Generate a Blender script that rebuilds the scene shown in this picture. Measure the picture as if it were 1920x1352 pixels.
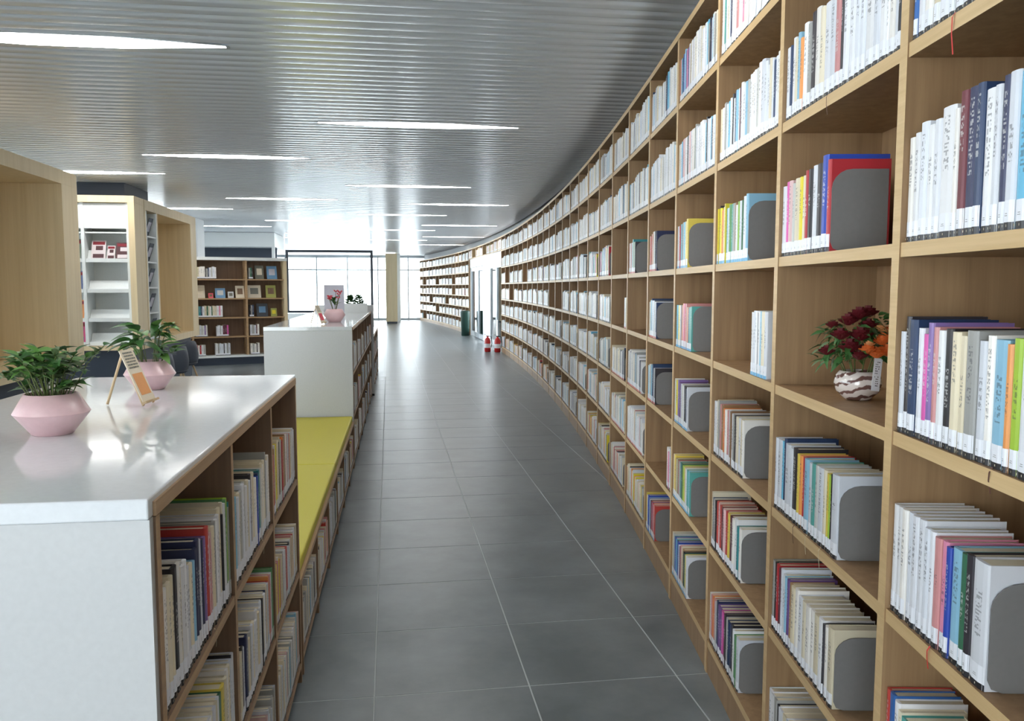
import bpy, bmesh, math, random
import numpy as np
from mathutils import Vector, Matrix

random.seed(7)
S = bpy.context.scene
for o in list(bpy.data.objects): bpy.data.objects.remove(o, do_unlink=True)
COL = S.collection

# ------------------------------------------------------------------ camera
F_PX = 1553.0; PITCH = 0.0890; YAW = 0.14724; CAM_H = 1.56
cd = bpy.data.cameras.new('camera'); cam = bpy.data.objects.new('camera', cd); COL.objects.link(cam)
cam.location = (0, 0, CAM_H); cam.rotation_euler = (math.pi/2-PITCH, 0, -YAW)
cd.sensor_fit = 'HORIZONTAL'; cd.sensor_width = 36.0; cd.lens = 36.0*F_PX/1920.0
cd.clip_start = 0.05; cd.clip_end = 300
S.camera = cam
# ------------------------------------------------------------------ world, exposure
w = bpy.data.worlds.new('world'); S.world = w; w.use_nodes = True
wn = w.node_tree.nodes; bg = wn['Background']
bg.inputs['Color'].default_value = (0.90, 0.955, 1.0, 1); bg.inputs['Strength'].default_value = 7.5
S.view_settings.view_transform = 'Standard'; S.view_settings.look = 'None'
S.view_settings.gamma = 1.0; S.view_settings.use_curve_mapping = False
S.view_settings.exposure = 0.5
LAMP_STRENGTH = 13.0

# ------------------------------------------------------------------ materials
def srgb(r, g, b):
    f = lambda c: (c/255/12.92) if c/255 <= .04045 else ((c/255+.055)/1.055)**2.4
    return (f(r), f(g), f(b), 1)
def new_mat(name):
    m = bpy.data.materials.new(name); m.use_nodes = True
    return m, m.node_tree.nodes, m.node_tree.links, m.node_tree.nodes['Principled BSDF']
def plain(name, col, rough=.5, metal=0., spec=.5, bump=0., bscale=80):
    m, n, l, b = new_mat(name)
    b.inputs['Base Color'].default_value = col; b.inputs['Roughness'].default_value = rough
    b.inputs['Metallic'].default_value = metal; b.inputs['Specular IOR Level'].default_value = spec
    tc = n.new('ShaderNodeTexCoord'); nz = n.new('ShaderNodeTexNoise'); nz.inputs['Scale'].default_value = bscale
    l.new(tc.outputs['Object'], nz.inputs['Vector'])
    mx = n.new('ShaderNodeMix'); mx.data_type = 'RGBA'
    mx.inputs['A'].default_value = tuple(c*.94 for c in col[:3])+(1,); mx.inputs['B'].default_value = tuple(min(1, c*1.05) for c in col[:3])+(1,)
    l.new(nz.outputs['Fac'], mx.inputs['Factor']); l.new(mx.outputs['Result'], b.inputs['Base Color'])
    if bump:
        bp = n.new('ShaderNodeBump'); bp.inputs['Strength'].default_value = bump; bp.inputs['Distance'].default_value = .002
        l.new(nz.outputs['Fac'], bp.inputs['Height']); l.new(bp.outputs['Normal'], b.inputs['Normal'])
    return m
def emit(name, col, strength):
    m, n, l, b = new_mat(name)
    b.inputs['Base Color'].default_value = col
    b.inputs['Emission Color'].default_value = col; b.inputs['Emission Strength'].default_value = strength
    return m
def wood(name, c1, c2, vertical=True, rough=.45, scale=1.0):
    m, n, l, b = new_mat(name)
    g = n.new('ShaderNodeNewGeometry'); mp = n.new('ShaderNodeMapping')
    mp.inputs['Scale'].default_value = (34*scale, 34*scale, 1.1*scale) if vertical else (2*scale, 2*scale, 60*scale)
    l.new(g.outputs['Position'], mp.inputs['Vector'])
    nz = n.new('ShaderNodeTexNoise'); nz.inputs['Scale'].default_value = 1; nz.inputs['Detail'].default_value = 6
    nz.inputs['Roughness'].default_value = .65; nz.inputs['Distortion'].default_value = .4
    l.new(mp.outputs['Vector'], nz.inputs['Vector'])
    r = n.new('ShaderNodeValToRGB'); r.color_ramp.elements[0].position = .3; r.color_ramp.elements[1].position = .7
    r.color_ramp.elements[0].color = c1; r.color_ramp.elements[1].color = c2
    l.new(nz.outputs['Fac'], r.inputs['Fac']); l.new(r.outputs['Color'], b.inputs['Base Color'])
    b.inputs['Roughness'].default_value = rough
    bp = n.new('ShaderNodeBump'); bp.inputs['Strength'].default_value = .08; bp.inputs['Distance'].default_value = .002
    l.new(nz.outputs['Fac'], bp.inputs['Height']); l.new(bp.outputs['Normal'], b.inputs['Normal'])
    return m
M = {}
M['oak'] = wood('oak veneer', srgb(140, 109, 77), srgb(166, 134, 98))
M['oak_edge'] = wood('oak edge', srgb(196, 164, 116), srgb(216, 186, 140), False)
M['oak_dark'] = wood('oak veneer brown', srgb(116, 90, 68), srgb(136, 108, 84))
M['oak_dark_edge'] = wood('brown oak edge', srgb(166, 134, 98), srgb(190, 158, 120), False)
M['oak_light'] = wood('pale oak', srgb(224, 202, 160), srgb(238, 218, 180), True, .5, .5)
M['white'] = plain('white lacquer', srgb(200, 201, 201), .25)
M['white_top'] = plain('glossy white top', srgb(224, 227, 230), .09, 0, .7)
M['shelf_white'] = plain('white metal shelf', srgb(236, 240, 240), .4)
M['navy'] = plain('dark navy panel', srgb(52, 62, 78), .5)
M['yellow'] = plain('yellow vinyl', srgb(206, 196, 66), .5, 0, .4, .3, 300)
M['pink'] = plain('pink ceramic', srgb(226, 190, 193), .3)
M['soil'] = plain('soil', srgb(60, 46, 36), .9, 0, .2, .8, 200)
M['stem'] = plain('stem', srgb(92, 104, 52), .6)
M['leaf'] = plain('leaf dark green', srgb(62, 104, 52), .4, 0, .4, .2, 60)
M['leaf2'] = plain('leaf mid green', srgb(104, 146, 74), .4, 0, .4, .2, 60)
M['leaf3'] = plain('leaf grey green', srgb(104, 124, 84), .5)
M['maroon'] = plain('dark red petals', srgb(98, 16, 26), .6)
M['orange'] = plain('orange petals', srgb(240, 122, 58), .6)
M['peach'] = plain('peach petals', srgb(240, 170, 110), .6)
M['glaze'] = plain('glass marbling', srgb(200, 200, 200), .08, 0, .8)
M['bookend'] = plain('grey bookend steel', srgb(124, 122, 121), .5, .0, .5)
M['pages'] = plain('page block', srgb(226, 216, 192), .9, 0, .1, .5, 400)
M['label_white'] = plain('call label', srgb(236, 238, 244), .35)
M['strip_black'] = plain('black label strip', srgb(38, 38, 42), .4)
M['strip_blue'] = plain('blue label strip', srgb(120, 186, 226), .4)
M['strip_red'] = plain('red label strip', srgb(214, 120, 110), .4)
M['chair'] = plain('charcoal shell', srgb(66, 72, 84), .55)
M['beech'] = plain('beech wood', srgb(206, 178, 140), .5)
M['steel'] = plain('brushed steel', srgb(176, 184, 190), .3, .8)
M['dark_frame'] = plain('dark frame', srgb(58, 64, 74), .4)
M['green_bin'] = plain('dark green plastic', srgb(34, 66, 58), .4)
M['red'] = plain('red paint', srgb(196, 40, 40), .3)
M['black'] = plain('black rubber', srgb(26, 26, 28), .5)
M['wall'] = plain('grey plaster', srgb(176, 180, 182), .8)
M['whitewall'] = plain('white plaster', srgb(232, 236, 238), .7)
M['lamp'] = emit('lamp diffuser', (1, .985, .95, 1), LAMP_STRENGTH)
M['paper'] = plain('cream card', srgb(238, 226, 204), .6)
M['ribbon_red'] = plain('red ribbon', srgb(208, 44, 44), .5)
M['ribbon_cream'] = plain('cream ribbon', srgb(214, 200, 168), .6)
M['ribbon_dark'] = plain('brown ribbon', srgb(94, 58, 46), .6)
M['grey_card'] = plain('lavender grey card', srgb(206, 204, 216), .6)
M['rose_pink'] = plain('rose pink', srgb(232, 96, 112), .5)
# ceiling metal
def _ceil():
    m, n, l, b = new_mat('aluminium slat')
    b.inputs['Base Color'].default_value = srgb(236, 241, 246); b.inputs['Metallic'].default_value = .4; b.inputs['Roughness'].default_value = .27
    tc = n.new('ShaderNodeNewGeometry'); nz = n.new('ShaderNodeTexNoise'); nz.inputs['Scale'].default_value = 1.2
    l.new(tc.outputs['Position'], nz.inputs['Vector'])
    mr = n.new('ShaderNodeMapRange'); mr.inputs['To Min'].default_value = .21; mr.inputs['To Max'].default_value = .25
    l.new(nz.outputs['Fac'], mr.inputs['Value']); l.new(mr.outputs['Result'], b.inputs['Roughness'])
    return m
M['slat'] = _ceil()
# tiles
def _tile(name, grid):
    m, n, l, b = new_mat(name)
    g = n.new('ShaderNodeNewGeometry')
    nz = n.new('ShaderNodeTexNoise'); nz.inputs['Scale'].default_value = 2.3; nz.inputs['Detail'].default_value = 8; nz.inputs['Roughness'].default_value = .62
    l.new(g.outputs['Position'], nz.inputs['Vector'])
    r = n.new('ShaderNodeValToRGB'); r.color_ramp.elements[0].position = .35; r.color_ramp.elements[1].position = .72
    r.color_ramp.elements[0].color = srgb(96, 103, 107); r.color_ramp.elements[1].color = srgb(127, 134, 138)
    l.new(nz.outputs['Fac'], r.inputs['Fac'])
    out = r.outputs['Color']
    if grid:
        bt = n.new('ShaderNodeTexBrick'); bt.offset = 0; bt.inputs['Scale'].default_value = 1
        bt.inputs['Brick Width'].default_value = .6; bt.inputs['Row Height'].default_value = .6; bt.inputs['Mortar Size'].default_value = .003
        mp = n.new('ShaderNodeMapping'); mp.inputs['Location'].default_value = (.0745, -.08, 0)
        l.new(g.outputs['Position'], mp.inputs['Vector']); l.new(mp.outputs['Vector'], bt.inputs['Vector'])
        l.new(out, bt.inputs['Color1']); l.new(out, bt.inputs['Color2']); bt.inputs['Mortar'].default_value = srgb(160, 166, 168)
        out = bt.outputs['Color']
    l.new(out, b.inputs['Base Color'])
    mr = n.new('ShaderNodeMapRange'); mr.inputs['To Min'].default_value = .24; mr.inputs['To Max'].default_value = .38
    l.new(nz.outputs['Fac'], mr.inputs['Value']); l.new(mr.outputs['Result'], b.inputs['Roughness'])
    b.inputs['Specular IOR Level'].default_value = .6
    return m
M['tile'] = _tile('grey stone tile', False); M['tile_far'] = _tile('grey stone tile far', True)
M['grout'] = plain('grout', srgb(186, 192, 194), .8)
# glass
def _glass(name, tint=(.96, .98, .98, 1), fac=.08):
    m, n, l, b = new_mat(name); n.remove(b)
    t = n.new('ShaderNodeBsdfTransparent'); t.inputs['Color'].default_value = tint
    g = n.new('ShaderNodeBsdfGlossy'); g.inputs['Roughness'].default_value = .02
    fr = n.new('ShaderNodeFresnel'); fr.inputs['IOR'].default_value = 1.4
    x = n.new('ShaderNodeMixShader'); l.new(fr.outputs['Fac'], x.inputs['Fac'])
    l.new(t.outputs['BSDF'], x.inputs[1]); l.new(g.outputs['BSDF'], x.inputs[2])
    l.new(x.outputs['Shader'], n['Material Output'].inputs['Surface'])
    return m
M['glass'] = _glass('window glass')
# book cover with a printed title on the spine (uv: x across spine, y up; 5 = plain cover)
def _book(name, attr):
    m, n, l, b = new_mat(name)
    if attr:
        a = n.new('ShaderNodeAttribute'); a.attribute_name = 'Col'; col = a.outputs['Color']
    else:
        a = n.new('ShaderNodeObjectInfo'); col = a.outputs['Color']
    uv = n.new('ShaderNodeUVMap'); uv.uv_map = 'UVMap'
    sep = n.new('ShaderNodeSeparateXYZ'); l.new(uv.outputs['UV'], sep.inputs['Vector'])
    def math_(op, *ins):
        k = n.new('ShaderNodeMath'); k.operation = op
        for i, v in enumerate(ins):
            if isinstance(v, (int, float)): k.inputs[i].default_value = v
            else: l.new(v, k.inputs[i])
        return k.outputs[0]
    seed = math_('FLOOR', sep.outputs['X']); u = math_('FRACT', sep.outputs['X']); v = sep.outputs['Y']
    if not attr:
        seed = math_('ADD', seed, math_('MULTIPLY', a.outputs['Random'], 97.0))
    cu = math_('FLOOR', math_('MULTIPLY', u, 9.0)); cv = math_('FLOOR', math_('MULTIPLY', v, 70.0))
    cb = n.new('ShaderNodeCombineXYZ'); l.new(cu, cb.inputs[0]); l.new(cv, cb.inputs[1]); l.new(seed, cb.inputs[2])
    wnn = n.new('ShaderNodeTexWhiteNoise'); l.new(cb.outputs[0], wnn.inputs['Vector'])
    ink = math_('GREATER_THAN', wnn.outputs['Value'], .5)
    # gaps between characters
    vv = math_('FRACT', math_('MULTIPLY', v, 17.5)); gap = math_('LESS_THAN', vv, .72)
    w2 = n.new('ShaderNodeTexWhiteNoise'); w2.noise_dimensions = '1D'; l.new(seed, w2.inputs['W'])
    lo = math_('ADD', .34, math_('MULTIPLY', w2.outputs['Value'], .22))
    w3_ = n.new('ShaderNodeTexWhiteNoise'); w3_.noise_dimensions = '1D'; l.new(math_('ADD', seed, 31.7), w3_.inputs['W'])
    m1 = math_('MULTIPLY', math_('GREATER_THAN', v, lo), math_('LESS_THAN', v, math_('ADD', .66, math_('MULTIPLY', w3_.outputs['Value'], .28))))
    m2 = math_('MULTIPLY', math_('GREATER_THAN', u, .3), math_('LESS_THAN', u, .7))
    mask = math_('MULTIPLY', math_('MULTIPLY', ink, gap), math_('MULTIPLY', m1, m2))
    mask = math_('MULTIPLY', mask, .55)
    bw = n.new('ShaderNodeRGBToBW'); l.new(col, bw.inputs['Color'])
    dark = math_('LESS_THAN', bw.outputs['Val'], .35)
    mi = n.new('ShaderNodeMix'); mi.data_type = 'RGBA'; l.new(dark, mi.inputs['Factor'])
    mi.inputs['A'].default_value = (.05, .05, .07, 1); mi.inputs['B'].default_value = (.75, .75, .75, 1)
    mx = n.new('ShaderNodeMix'); mx.data_type = 'RGBA'; l.new(mask, mx.inputs['Factor'])
    l.new(col, mx.inputs['A']); l.new(mi.outputs['Result'], mx.inputs['B'])
    l.new(mx.outputs['Result'], b.inputs['Base Color']); b.inputs['Roughness'].default_value = .38
    return m
M['book'] = _book('book cover', False); M['book_many'] = _book('book cover many', True)

# ------------------------------------------------------------------ helpers
class MB:
    def __init__(s): s.v = []; s.f = []; s.m = []; s.sm = []
    def add(s, vs, fs, mi=0, smooth=False):
        o = len(s.v); s.v += [tuple(v) for v in vs]
        for f in fs: s.f.append([o+i for i in f]); s.m.append(mi); s.sm.append(smooth)
        return s
    def box(s, x0, x1, y0, y1, z0, z1, mi=0, T=None):
        vs = [(x, y, z) for x in (x0, x1) for y in (y0, y1) for z in (z0, z1)]
        if T: vs = [tuple(T @ Vector(v)) for v in vs]
        return s.add(vs, [(0, 1, 3, 2), (4, 6, 7, 5), (0, 4, 5, 1), (2, 3, 7, 6), (0, 2, 6, 4), (1, 5, 7, 3)], mi)
    def prism(s, poly, z0, z1, mi=0, T=None, smooth=False):
        k = len(poly); vs = [(x, y, z0) for x, y in poly]+[(x, y, z1) for x, y in poly]
        if T: vs = [tuple(T @ Vector(v)) for v in vs]
        fs = [tuple(range(k))[::-1], tuple(range(k, 2*k))]
        s.add(vs, fs, mi); o = len(s.v)-2*k
        for i in range(k):
            j = (i+1) % k; s.f.append([o+i, o+j, o+k+j, o+k+i]); s.m.append(mi); s.sm.append(smooth)
        return s
    def tube(s, pts, rad, seg=8, mi=0):
        pts = [Vector(p) for p in pts]; rs = rad if isinstance(rad, (list, tuple)) else [rad]*len(pts)
        vs = []
        for i, p in enumerate(pts):
            d = (pts[min(i+1, len(pts)-1)]-pts[max(i-1, 0)]).normalized()
            a = d.orthogonal().normalized() if i == 0 else (a-d*a.dot(d)).normalized()
            b = d.cross(a)
            for k in range(seg):
                t = 2*math.pi*k/seg; vs.append(p+(a*math.cos(t)+b*math.sin(t))*rs[i])
        fs = []
        for i in range(len(pts)-1):
            for k in range(seg): fs.append((i*seg+k, i*seg+(k+1) % seg, (i+1)*seg+(k+1) % seg, (i+1)*seg+k))
        s.add(vs, fs, mi, True)
        n = len(pts); s.add(vs[:seg], [tuple(range(seg))[::-1]], mi); s.add(vs[(n-1)*seg:], [tuple(range(seg))], mi)
        return s
    def lathe(s, prof, seg=32, c=(0, 0, 0), mi=0, smooth=True, caps=True):
        vs = [(c[0]+r*math.cos(2*math.pi*k/seg), c[1]+r*math.sin(2*math.pi*k/seg), c[2]+z) for r, z in prof for k in range(seg)]
        fs = [(i*seg+k, i*seg+(k+1) % seg, (i+1)*seg+(k+1) % seg, (i+1)*seg+k) for i in range(len(prof)-1) for k in range(seg)]
        if caps: fs += [tuple(range(seg))[::-1], tuple(range((len(prof)-1)*seg, len(prof)*seg))]
        return s.add(vs, fs, mi, smooth)
    def mesh(s, name, mats):
        me = bpy.data.meshes.new(name); me.from_pydata(s.v, [], s.f)
        for m in (mats if isinstance(mats, (list, tuple)) else [mats]): me.materials.append(M[m] if isinstance(m, str) else m)
        me.polygons.foreach_set('material_index', s.m); me.polygons.foreach_set('use_smooth', s.sm); me.update()
        return me
    def obj(s, name, mats, parent=None, loc=(0, 0, 0), rz=0):
        return ob(name, s.mesh(name, mats), parent, loc, rz)
def ob(name, me, parent=None, loc=(0, 0, 0), rz=0, scale=None):
    o = bpy.data.objects.new(name, me); COL.objects.link(o); o.location = loc; o.rotation_euler = (0, 0, rz)
    if scale: o.scale = scale
    if parent: o.parent = parent
    return o
def tag(o, label=None, cat=None, group=None, kind=None):
    for k, v in (('label', label), ('category', cat), ('group', group), ('kind', kind)):
        if v: o[k] = v
    return o
def thing(name, label, cat, loc=(0, 0, 0), rz=0, group=None):
    return tag(ob(name, None, None, loc, rz), label, cat, group)
def bevel(o, wd, seg=2):
    b = o.modifiers.new('bevel', 'BEVEL'); b.width = wd; b.segments = seg; b.limit_method = 'ANGLE'; return o
Rz = lambda a: Matrix.Rotation(a, 4, 'Z')

# ------------------------------------------------------------------ curve of the book wall
X0, A0, KAP = .9611, .16967, .0084
_ds = .01; _N0 = 400; _cur = []
_s = np.arange(-4, 46, _ds); _th = A0-KAP*_s
_x = np.cumsum(np.sin(_th))*_ds; _y = np.cumsum(np.cos(_th))*_ds
_i0 = int(4/_ds); _x += X0-_x[_i0]; _y += 1.3-_y[_i0]
def CX(s): return float(np.interp(s, _s, _x)), float(np.interp(s, _s, _y)), A0-KAP*s
def curve_x(Y): return float(np.interp(Y, _y, _x))
def frame(s):
    x, y, th = CX(s); return x, y, math.atan2(-math.cos(th), -math.sin(th)), th
BAY = .793; S0 = .238; UT = .034; BT = .028; DEP = .30
BZ = [.138, .530, .903, 1.271, 1.646, 2.029, 2.423]; ZT = 2.755
HC = 3.0

# ================================================================== structure
fl = MB()
TX0, TX1, TY0, TY1 = -.6745, 2.3255, .68, 14.48
for a in ((-16, TX0, -4, 40), (TX1, 6, -4, 40), (TX0, TX1, -4, TY0), (TX0, TX1, TY1, 40)): fl.box(a[0], a[1], a[2], a[3], -.12, 0, 0)
fl.box(TX0, TX1, TY0, TY1, -.12, -.0014, 1)
floor = tag(fl.obj('floor', ['tile_far', 'grout']), kind='structure')
tb = MB(); g = .0028; h_ = .3-g
tb.add([(-h_, -h_, -.0014), (h_, -h_, -.0014), (h_, h_, -.0014), (-h_, h_, -.0014), (-h_, -h_, -.0006), (h_, -h_, -.0006), (h_, h_, -.0006), (-h_, h_, -.0006),
        (-h_+.001, -h_+.001, 0), (h_-.001, -h_+.001, 0), (h_-.001, h_-.001, 0), (-h_+.001, h_-.001, 0)],
       [(0, 1, 5, 4), (1, 2, 6, 5), (2, 3, 7, 6), (3, 0, 4, 7), (4, 5, 9, 8), (5, 6, 10, 9), (6, 7, 11, 10), (7, 4, 8, 11), (8, 9, 10, 11)])
tile_me = tb.mesh('floor_tile', ['tile'])
for j in range(5):
    for k in range(23):
        xc, yc = TX0+.3+.6*j, TY0+.3+.6*k
        ob('floor_tile', tile_me, floor, (xc, yc, 0))
# ceiling: slab + slats
cl = tag(MB().box(-16, 6, -4, 40, HC+.05, HC+.15).obj('ceiling', ['dark_frame']), kind='structure')
pr = [(-.075, .022), (-.066, .020), (-.052, .008), (-.042, .0015), (-.030, 0), (.030, 0), (.042, .0015), (.052, .008), (.066, .020), (.075, .022)]
sb = MB(); k = len(pr)
sb.add([(0, y, z) for y, z in pr]+[(1, y, z) for y, z in pr], [(i, i+1, k+i+1, k+i) for i in range(k-1)]+[(0, k, 2*k-1, k-1)], 0, True)
sb.add([(0, y, z) for y, z in pr], [tuple(range(k))]); sb.add([(1, y, z) for y, z in pr], [tuple(range(k))[::-1]])
slat_me = sb.mesh('ceiling_slat', ['slat'])
Y = .6
while Y < 39.7:
    xr = min(curve_x(Y)+.24, 5.5); ob('ceiling_slat', slat_me, cl, (-15.5, Y, HC), 0, (xr+15.5, .868, .868)); Y += .1325
# wall behind the book wall (gap for the glass doors)
wl = MB()
SD0, SD1 = S0+BAY*23, 25.5      # door gap
def wallseg(mb, s0, s1, off, th, z0, z1, n=24):
    for i in range(n):
        a, b = s0+(s1-s0)*i/n, s0+(s1-s0)*(i+1)/n
        pa, pb = [], []
        for s in (a, b):
            x, y, t = CX(s); nx, ny = math.cos(t), -math.sin(t)
            pa.append((x+nx*off, y+ny*off)); pb.append((x+nx*(off+th), y+ny*(off+th)))
        poly = [pa[0], pa[1], pb[1], pb[0]]
        mb.prism(poly, z0, z1)
wallseg(wl, -3.5, SD0, DEP+.03, .15, 0, HC+.05, 30); wallseg(wl, SD1, 40, DEP+.03, .15, 0, HC+.05, 20)
wallseg(wl, SD0, SD1, DEP+.03, .15, 2.8, HC+.05, 8)
tag(wl.obj('wall_right', ['wall']), kind='structure')

# far glass facade and left glass facade
def facade(name, p0, p1, n, z1, label=None):
    p0, p1 = Vector(p0), Vector(p1); L = (p1-p0).length; rz = math.atan2((p1-p0).y, (p1-p0).x)
    r = tag(ob(name, None, None, p0, rz), kind='structure')
    fr = MB(); t = .06
    fr.box(0, L, -.06, .06, 0, .1); fr.box(0, L, -.06, .06, z1-.12, z1); fr.box(0, L, -.04, .04, 2.3, 2.36)
    fr.obj('window_frame', ['steel'], r)
    mb = MB().box(-t/2, t/2, -.07, .07, .1, z1-.12).mesh('mullion', ['steel'])
    pm = MB().box(.04, L/n-.04, -.006, .006, .1, z1-.12).mesh('pane', ['glass'])
    for i in range(n+1): ob('mullion', mb, r, (L*i/n, 0, 0))
    for i in range(n): ob('pane', pm, r, (L*i/n, 0, 0))
    return r
facade('window_1', (-13, 39.2, 0), (2.3, 39.2, 0), 11, HC)
facade('window_2', (-13, -4, 0), (-13, 39, 0), 20, HC)
tag(MB().box(-13.2, -5, -4.2, -4.01, 0, HC+.05).box(-1, 3.2, -4.2, -4.01, 0, HC+.05).obj('wall_back', ['whitewall']), kind='structure')
facade('added_back_window', (-5, -4.1, 0), (-1, -4.1, 0), 3, HC)  # unseen glazed opening, added to light the near shelves and cabinet from behind

# glass doors in the book wall
xa, ya, _, _ = frame(SD0+.05); xb, yb, _, _ = frame(SD1-.02)
dr = tag(ob('door_1', None, None, (xa+.1, ya, 0), math.atan2(yb-ya, xb-xa)), kind='structure')
DL = math.hypot(xb-xa, yb-ya)
fr = MB(); fr.box(0, DL, -.06, .06, 2.16, 2.42); fr.box(0, .09, -.05, .05, 0, 2.16); fr.box(DL-.09, DL, -.05, .05, 0, 2.16)
fr.obj('door_frame', ['shelf_white'], dr)
for i, (a, b) in enumerate(((.12, 1.25), (1.3, 2.45), (3.9, 5.05), (5.15, DL-.12))):
    d = MB().box(a, a+.06, -.03, .03, .02, 2.14).box(b-.06, b, -.03, .03, .02, 2.14).box(a+.06, b-.06, -.03, .03, .02, .16).box(a+.06, b-.06, -.03, .03, 2.04, 2.14).obj('door_leaf', ['steel'], dr)
    MB().box(a+.06, b-.06, -.006, .006, .16, 2.04).obj('glass_pane', ['glass'], d)
    MB().tube([(b-.12, -.06, .7), (b-.12, -.06, 1.5)], .014).obj('door_handle', ['steel'], d)

# ================================================================== books
PAL = {'W': [(238, 238, 240), (230, 232, 238), (242, 238, 232), (222, 226, 234)], 'C': [(232, 222, 198), (226, 214, 186)],
 'G': [(170, 170, 166), (196, 196, 192)], 'K': [(40, 38, 44), (56, 52, 58)], 'N': [(46, 52, 88), (40, 60, 96)],
 'B': [(48, 78, 178), (56, 108, 178)], 'L': [(112, 194, 228), (150, 200, 226)], 'T': [(60, 140, 146), (90, 168, 160)],
 'R': [(192, 52, 60), (204, 74, 66)], 'M': [(98, 48, 62), (112, 44, 56)], 'P': [(222, 96, 176), (234, 150, 180)],
 'O': [(236, 134, 62), (240, 160, 90)], 'Y': [(240, 222, 60), (232, 208, 92)], 'E': [(96, 150, 100), (60, 112, 84)],
 'F': [(172, 206, 70), (150, 190, 90)], 'V': [(112, 78, 140), (136, 110, 170)], 'H': [(150, 112, 78), (180, 142, 100)],
 'S': [(214, 150, 150), (226, 190, 190)]}
CNAME = {'W': 'white', 'C': 'cream', 'G': 'grey', 'K': 'black', 'N': 'navy', 'B': 'blue', 'L': 'light blue', 'T': 'teal', 'R': 'red',
 'M': 'maroon', 'P': 'pink', 'O': 'orange', 'Y': 'yellow', 'E': 'green', 'F': 'lime green', 'V': 'purple', 'H': 'brown', 'S': 'dusty rose'}
BK = []     # every book: dict(P, rz, t, d, h, c, code, strip, where, order)
ENDS = []   # bookends
rnd = random.Random(11)
THEMES = {'white': 'WWWWWWWWWCCGGLKNWWW', 'mix': 'WWWCCGLTRKNBYEWWWWV', 'pale': 'WWWWCCCGGWLWWWWWSW', 'warm': 'WWCCCOHRYSWWGKWWC',
 'cool': 'WWWLLTEBNWWCYGWWW', 'grey': 'WGGCCWGNWWKWGCLW', 'bright': 'WYFTELBRWCOWEY'}
def parse(spec):
    out = []
    for tk in spec.split():
        c = tk[0]; r = tk[1:].split('/')
        out.append((c, int(r[0]) if r[0] else rnd.randint(13, 24), float(r[1]) if len(r) > 1 else None))
    return out
def gen(theme, length, hmean=.215):
    out = []; L = 0
    while True:
        t = rnd.choice((11, 13, 15, 16, 18, 20, 22, 25, 30)); 
        if L+t > length*1000: break
        L += t; out.append((rnd.choice(THEMES[theme]), t, None))
    return out
def cell(o, rz, lst, start, direction, depth, where, strip='K', base_h=.213, end=False, wmax=.72, zmax=.335, ctop=True, order0=None):
    """o: world point at the front-left-bottom of the cell, rz: frame angle, direction +1 packs towards +x, -1 the other way"""
    T = Matrix.Translation(o) @ Rz(rz); x = start; n = 0; hb = base_h
    for (c, t, hh) in lst:
        t = t/1000
        if direction > 0 and x+t > wmax: break
        if direction < 0 and x-t < .002: break
        hb += rnd.uniform(-.012, .012); hb = min(max(hb, base_h-.02), base_h+.022)
        h = hh/100 if hh else hb+rnd.uniform(-.008, .012); h = min(h, zmax)
        d = min(depth, .135+ (h-.2)*.6 + rnd.uniform(-.006, .006))
        xc = x+direction*t/2; P = T @ Vector((xc, .006+rnd.uniform(0, .004), .0008))
        base = PAL[c][rnd.randrange(len(PAL[c]))]; j = rnd.uniform(.94, 1.03); col = tuple(min(255, v*j) for v in base)
        n += 1
        BK.append(dict(P=P, rz=rz, t=t-.0006, d=d, h=h, c=srgb(*col), code=c, strip=strip, where=where, order=n, mm=t))
        x += direction*t
    if end: ENDS.append((T @ Vector((x+direction*.003, .012, .001)), rz, where, direction, end if isinstance(end, float) else .19))
    return x

# ---------------- curved bookcase
bc = thing('curved_bookcase', 'long curved floor-to-ceiling oak bookcase running down the right side', 'bookcase')
bc2 = thing('curved_bookcase', 'far oak bookcase continuing the curve beyond the glass doors', 'bookcase')
UPH = ZT-.03
up_me = MB().box(-UT/2, UT/2, 0, DEP, 0, UPH).mesh('upright', ['oak'])
up_me.materials.append(M['oak_edge']); up_me.polygons[2].material_index = 1
def bay_boards():
    w2 = (BAY-UT)/2-.0005
    b = MB().box(-w2, w2, .002, DEP-.012, -BT, 0).mesh('shelf_board', ['oak', 'oak_edge']); b.polygons[2].material_index = 1
    pl = MB().box(-w2, w2, .004, .022, 0, BZ[0]-BT-.0005).mesh('plinth', ['oak'])
    bk = MB().box(-w2, w2, DEP-.0115, DEP, 0, UPH).mesh('back_panel', ['oak'])
    tp = MB().box(-BAY/2+.001, BAY/2-.001, -.002, DEP+.01, UPH, ZT).mesh('top_board', ['oak', 'oak_edge']); tp.polygons[2].material_index = 1
    return b, pl, bk, tp
bd_me, pl_me, bk_me, tp_me = bay_boards()
def build_run(root, s0, n):
    for i in range(n+1):
        x, y, rz, th = frame(s0+BAY*i); ob('upright', up_me, root, (x, y, 0), rz)
        if i < n:
            x, y, rz, th = frame(s0+BAY*(i+.5)); ob('plinth', pl_me, root, (x, y, 0), rz); ob('back_panel', bk_me, root, (x, y, 0), rz)
            for z in BZ: ob('shelf_board', bd_me, root, (x, y, z), rz)
            ob('top_board', tp_me, root, (x, y, 0), rz)
build_run(bc, S0-2*BAY, 25)
S2 = SD1; N2 = 15
build_run(bc2, S2, N2)
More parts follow.
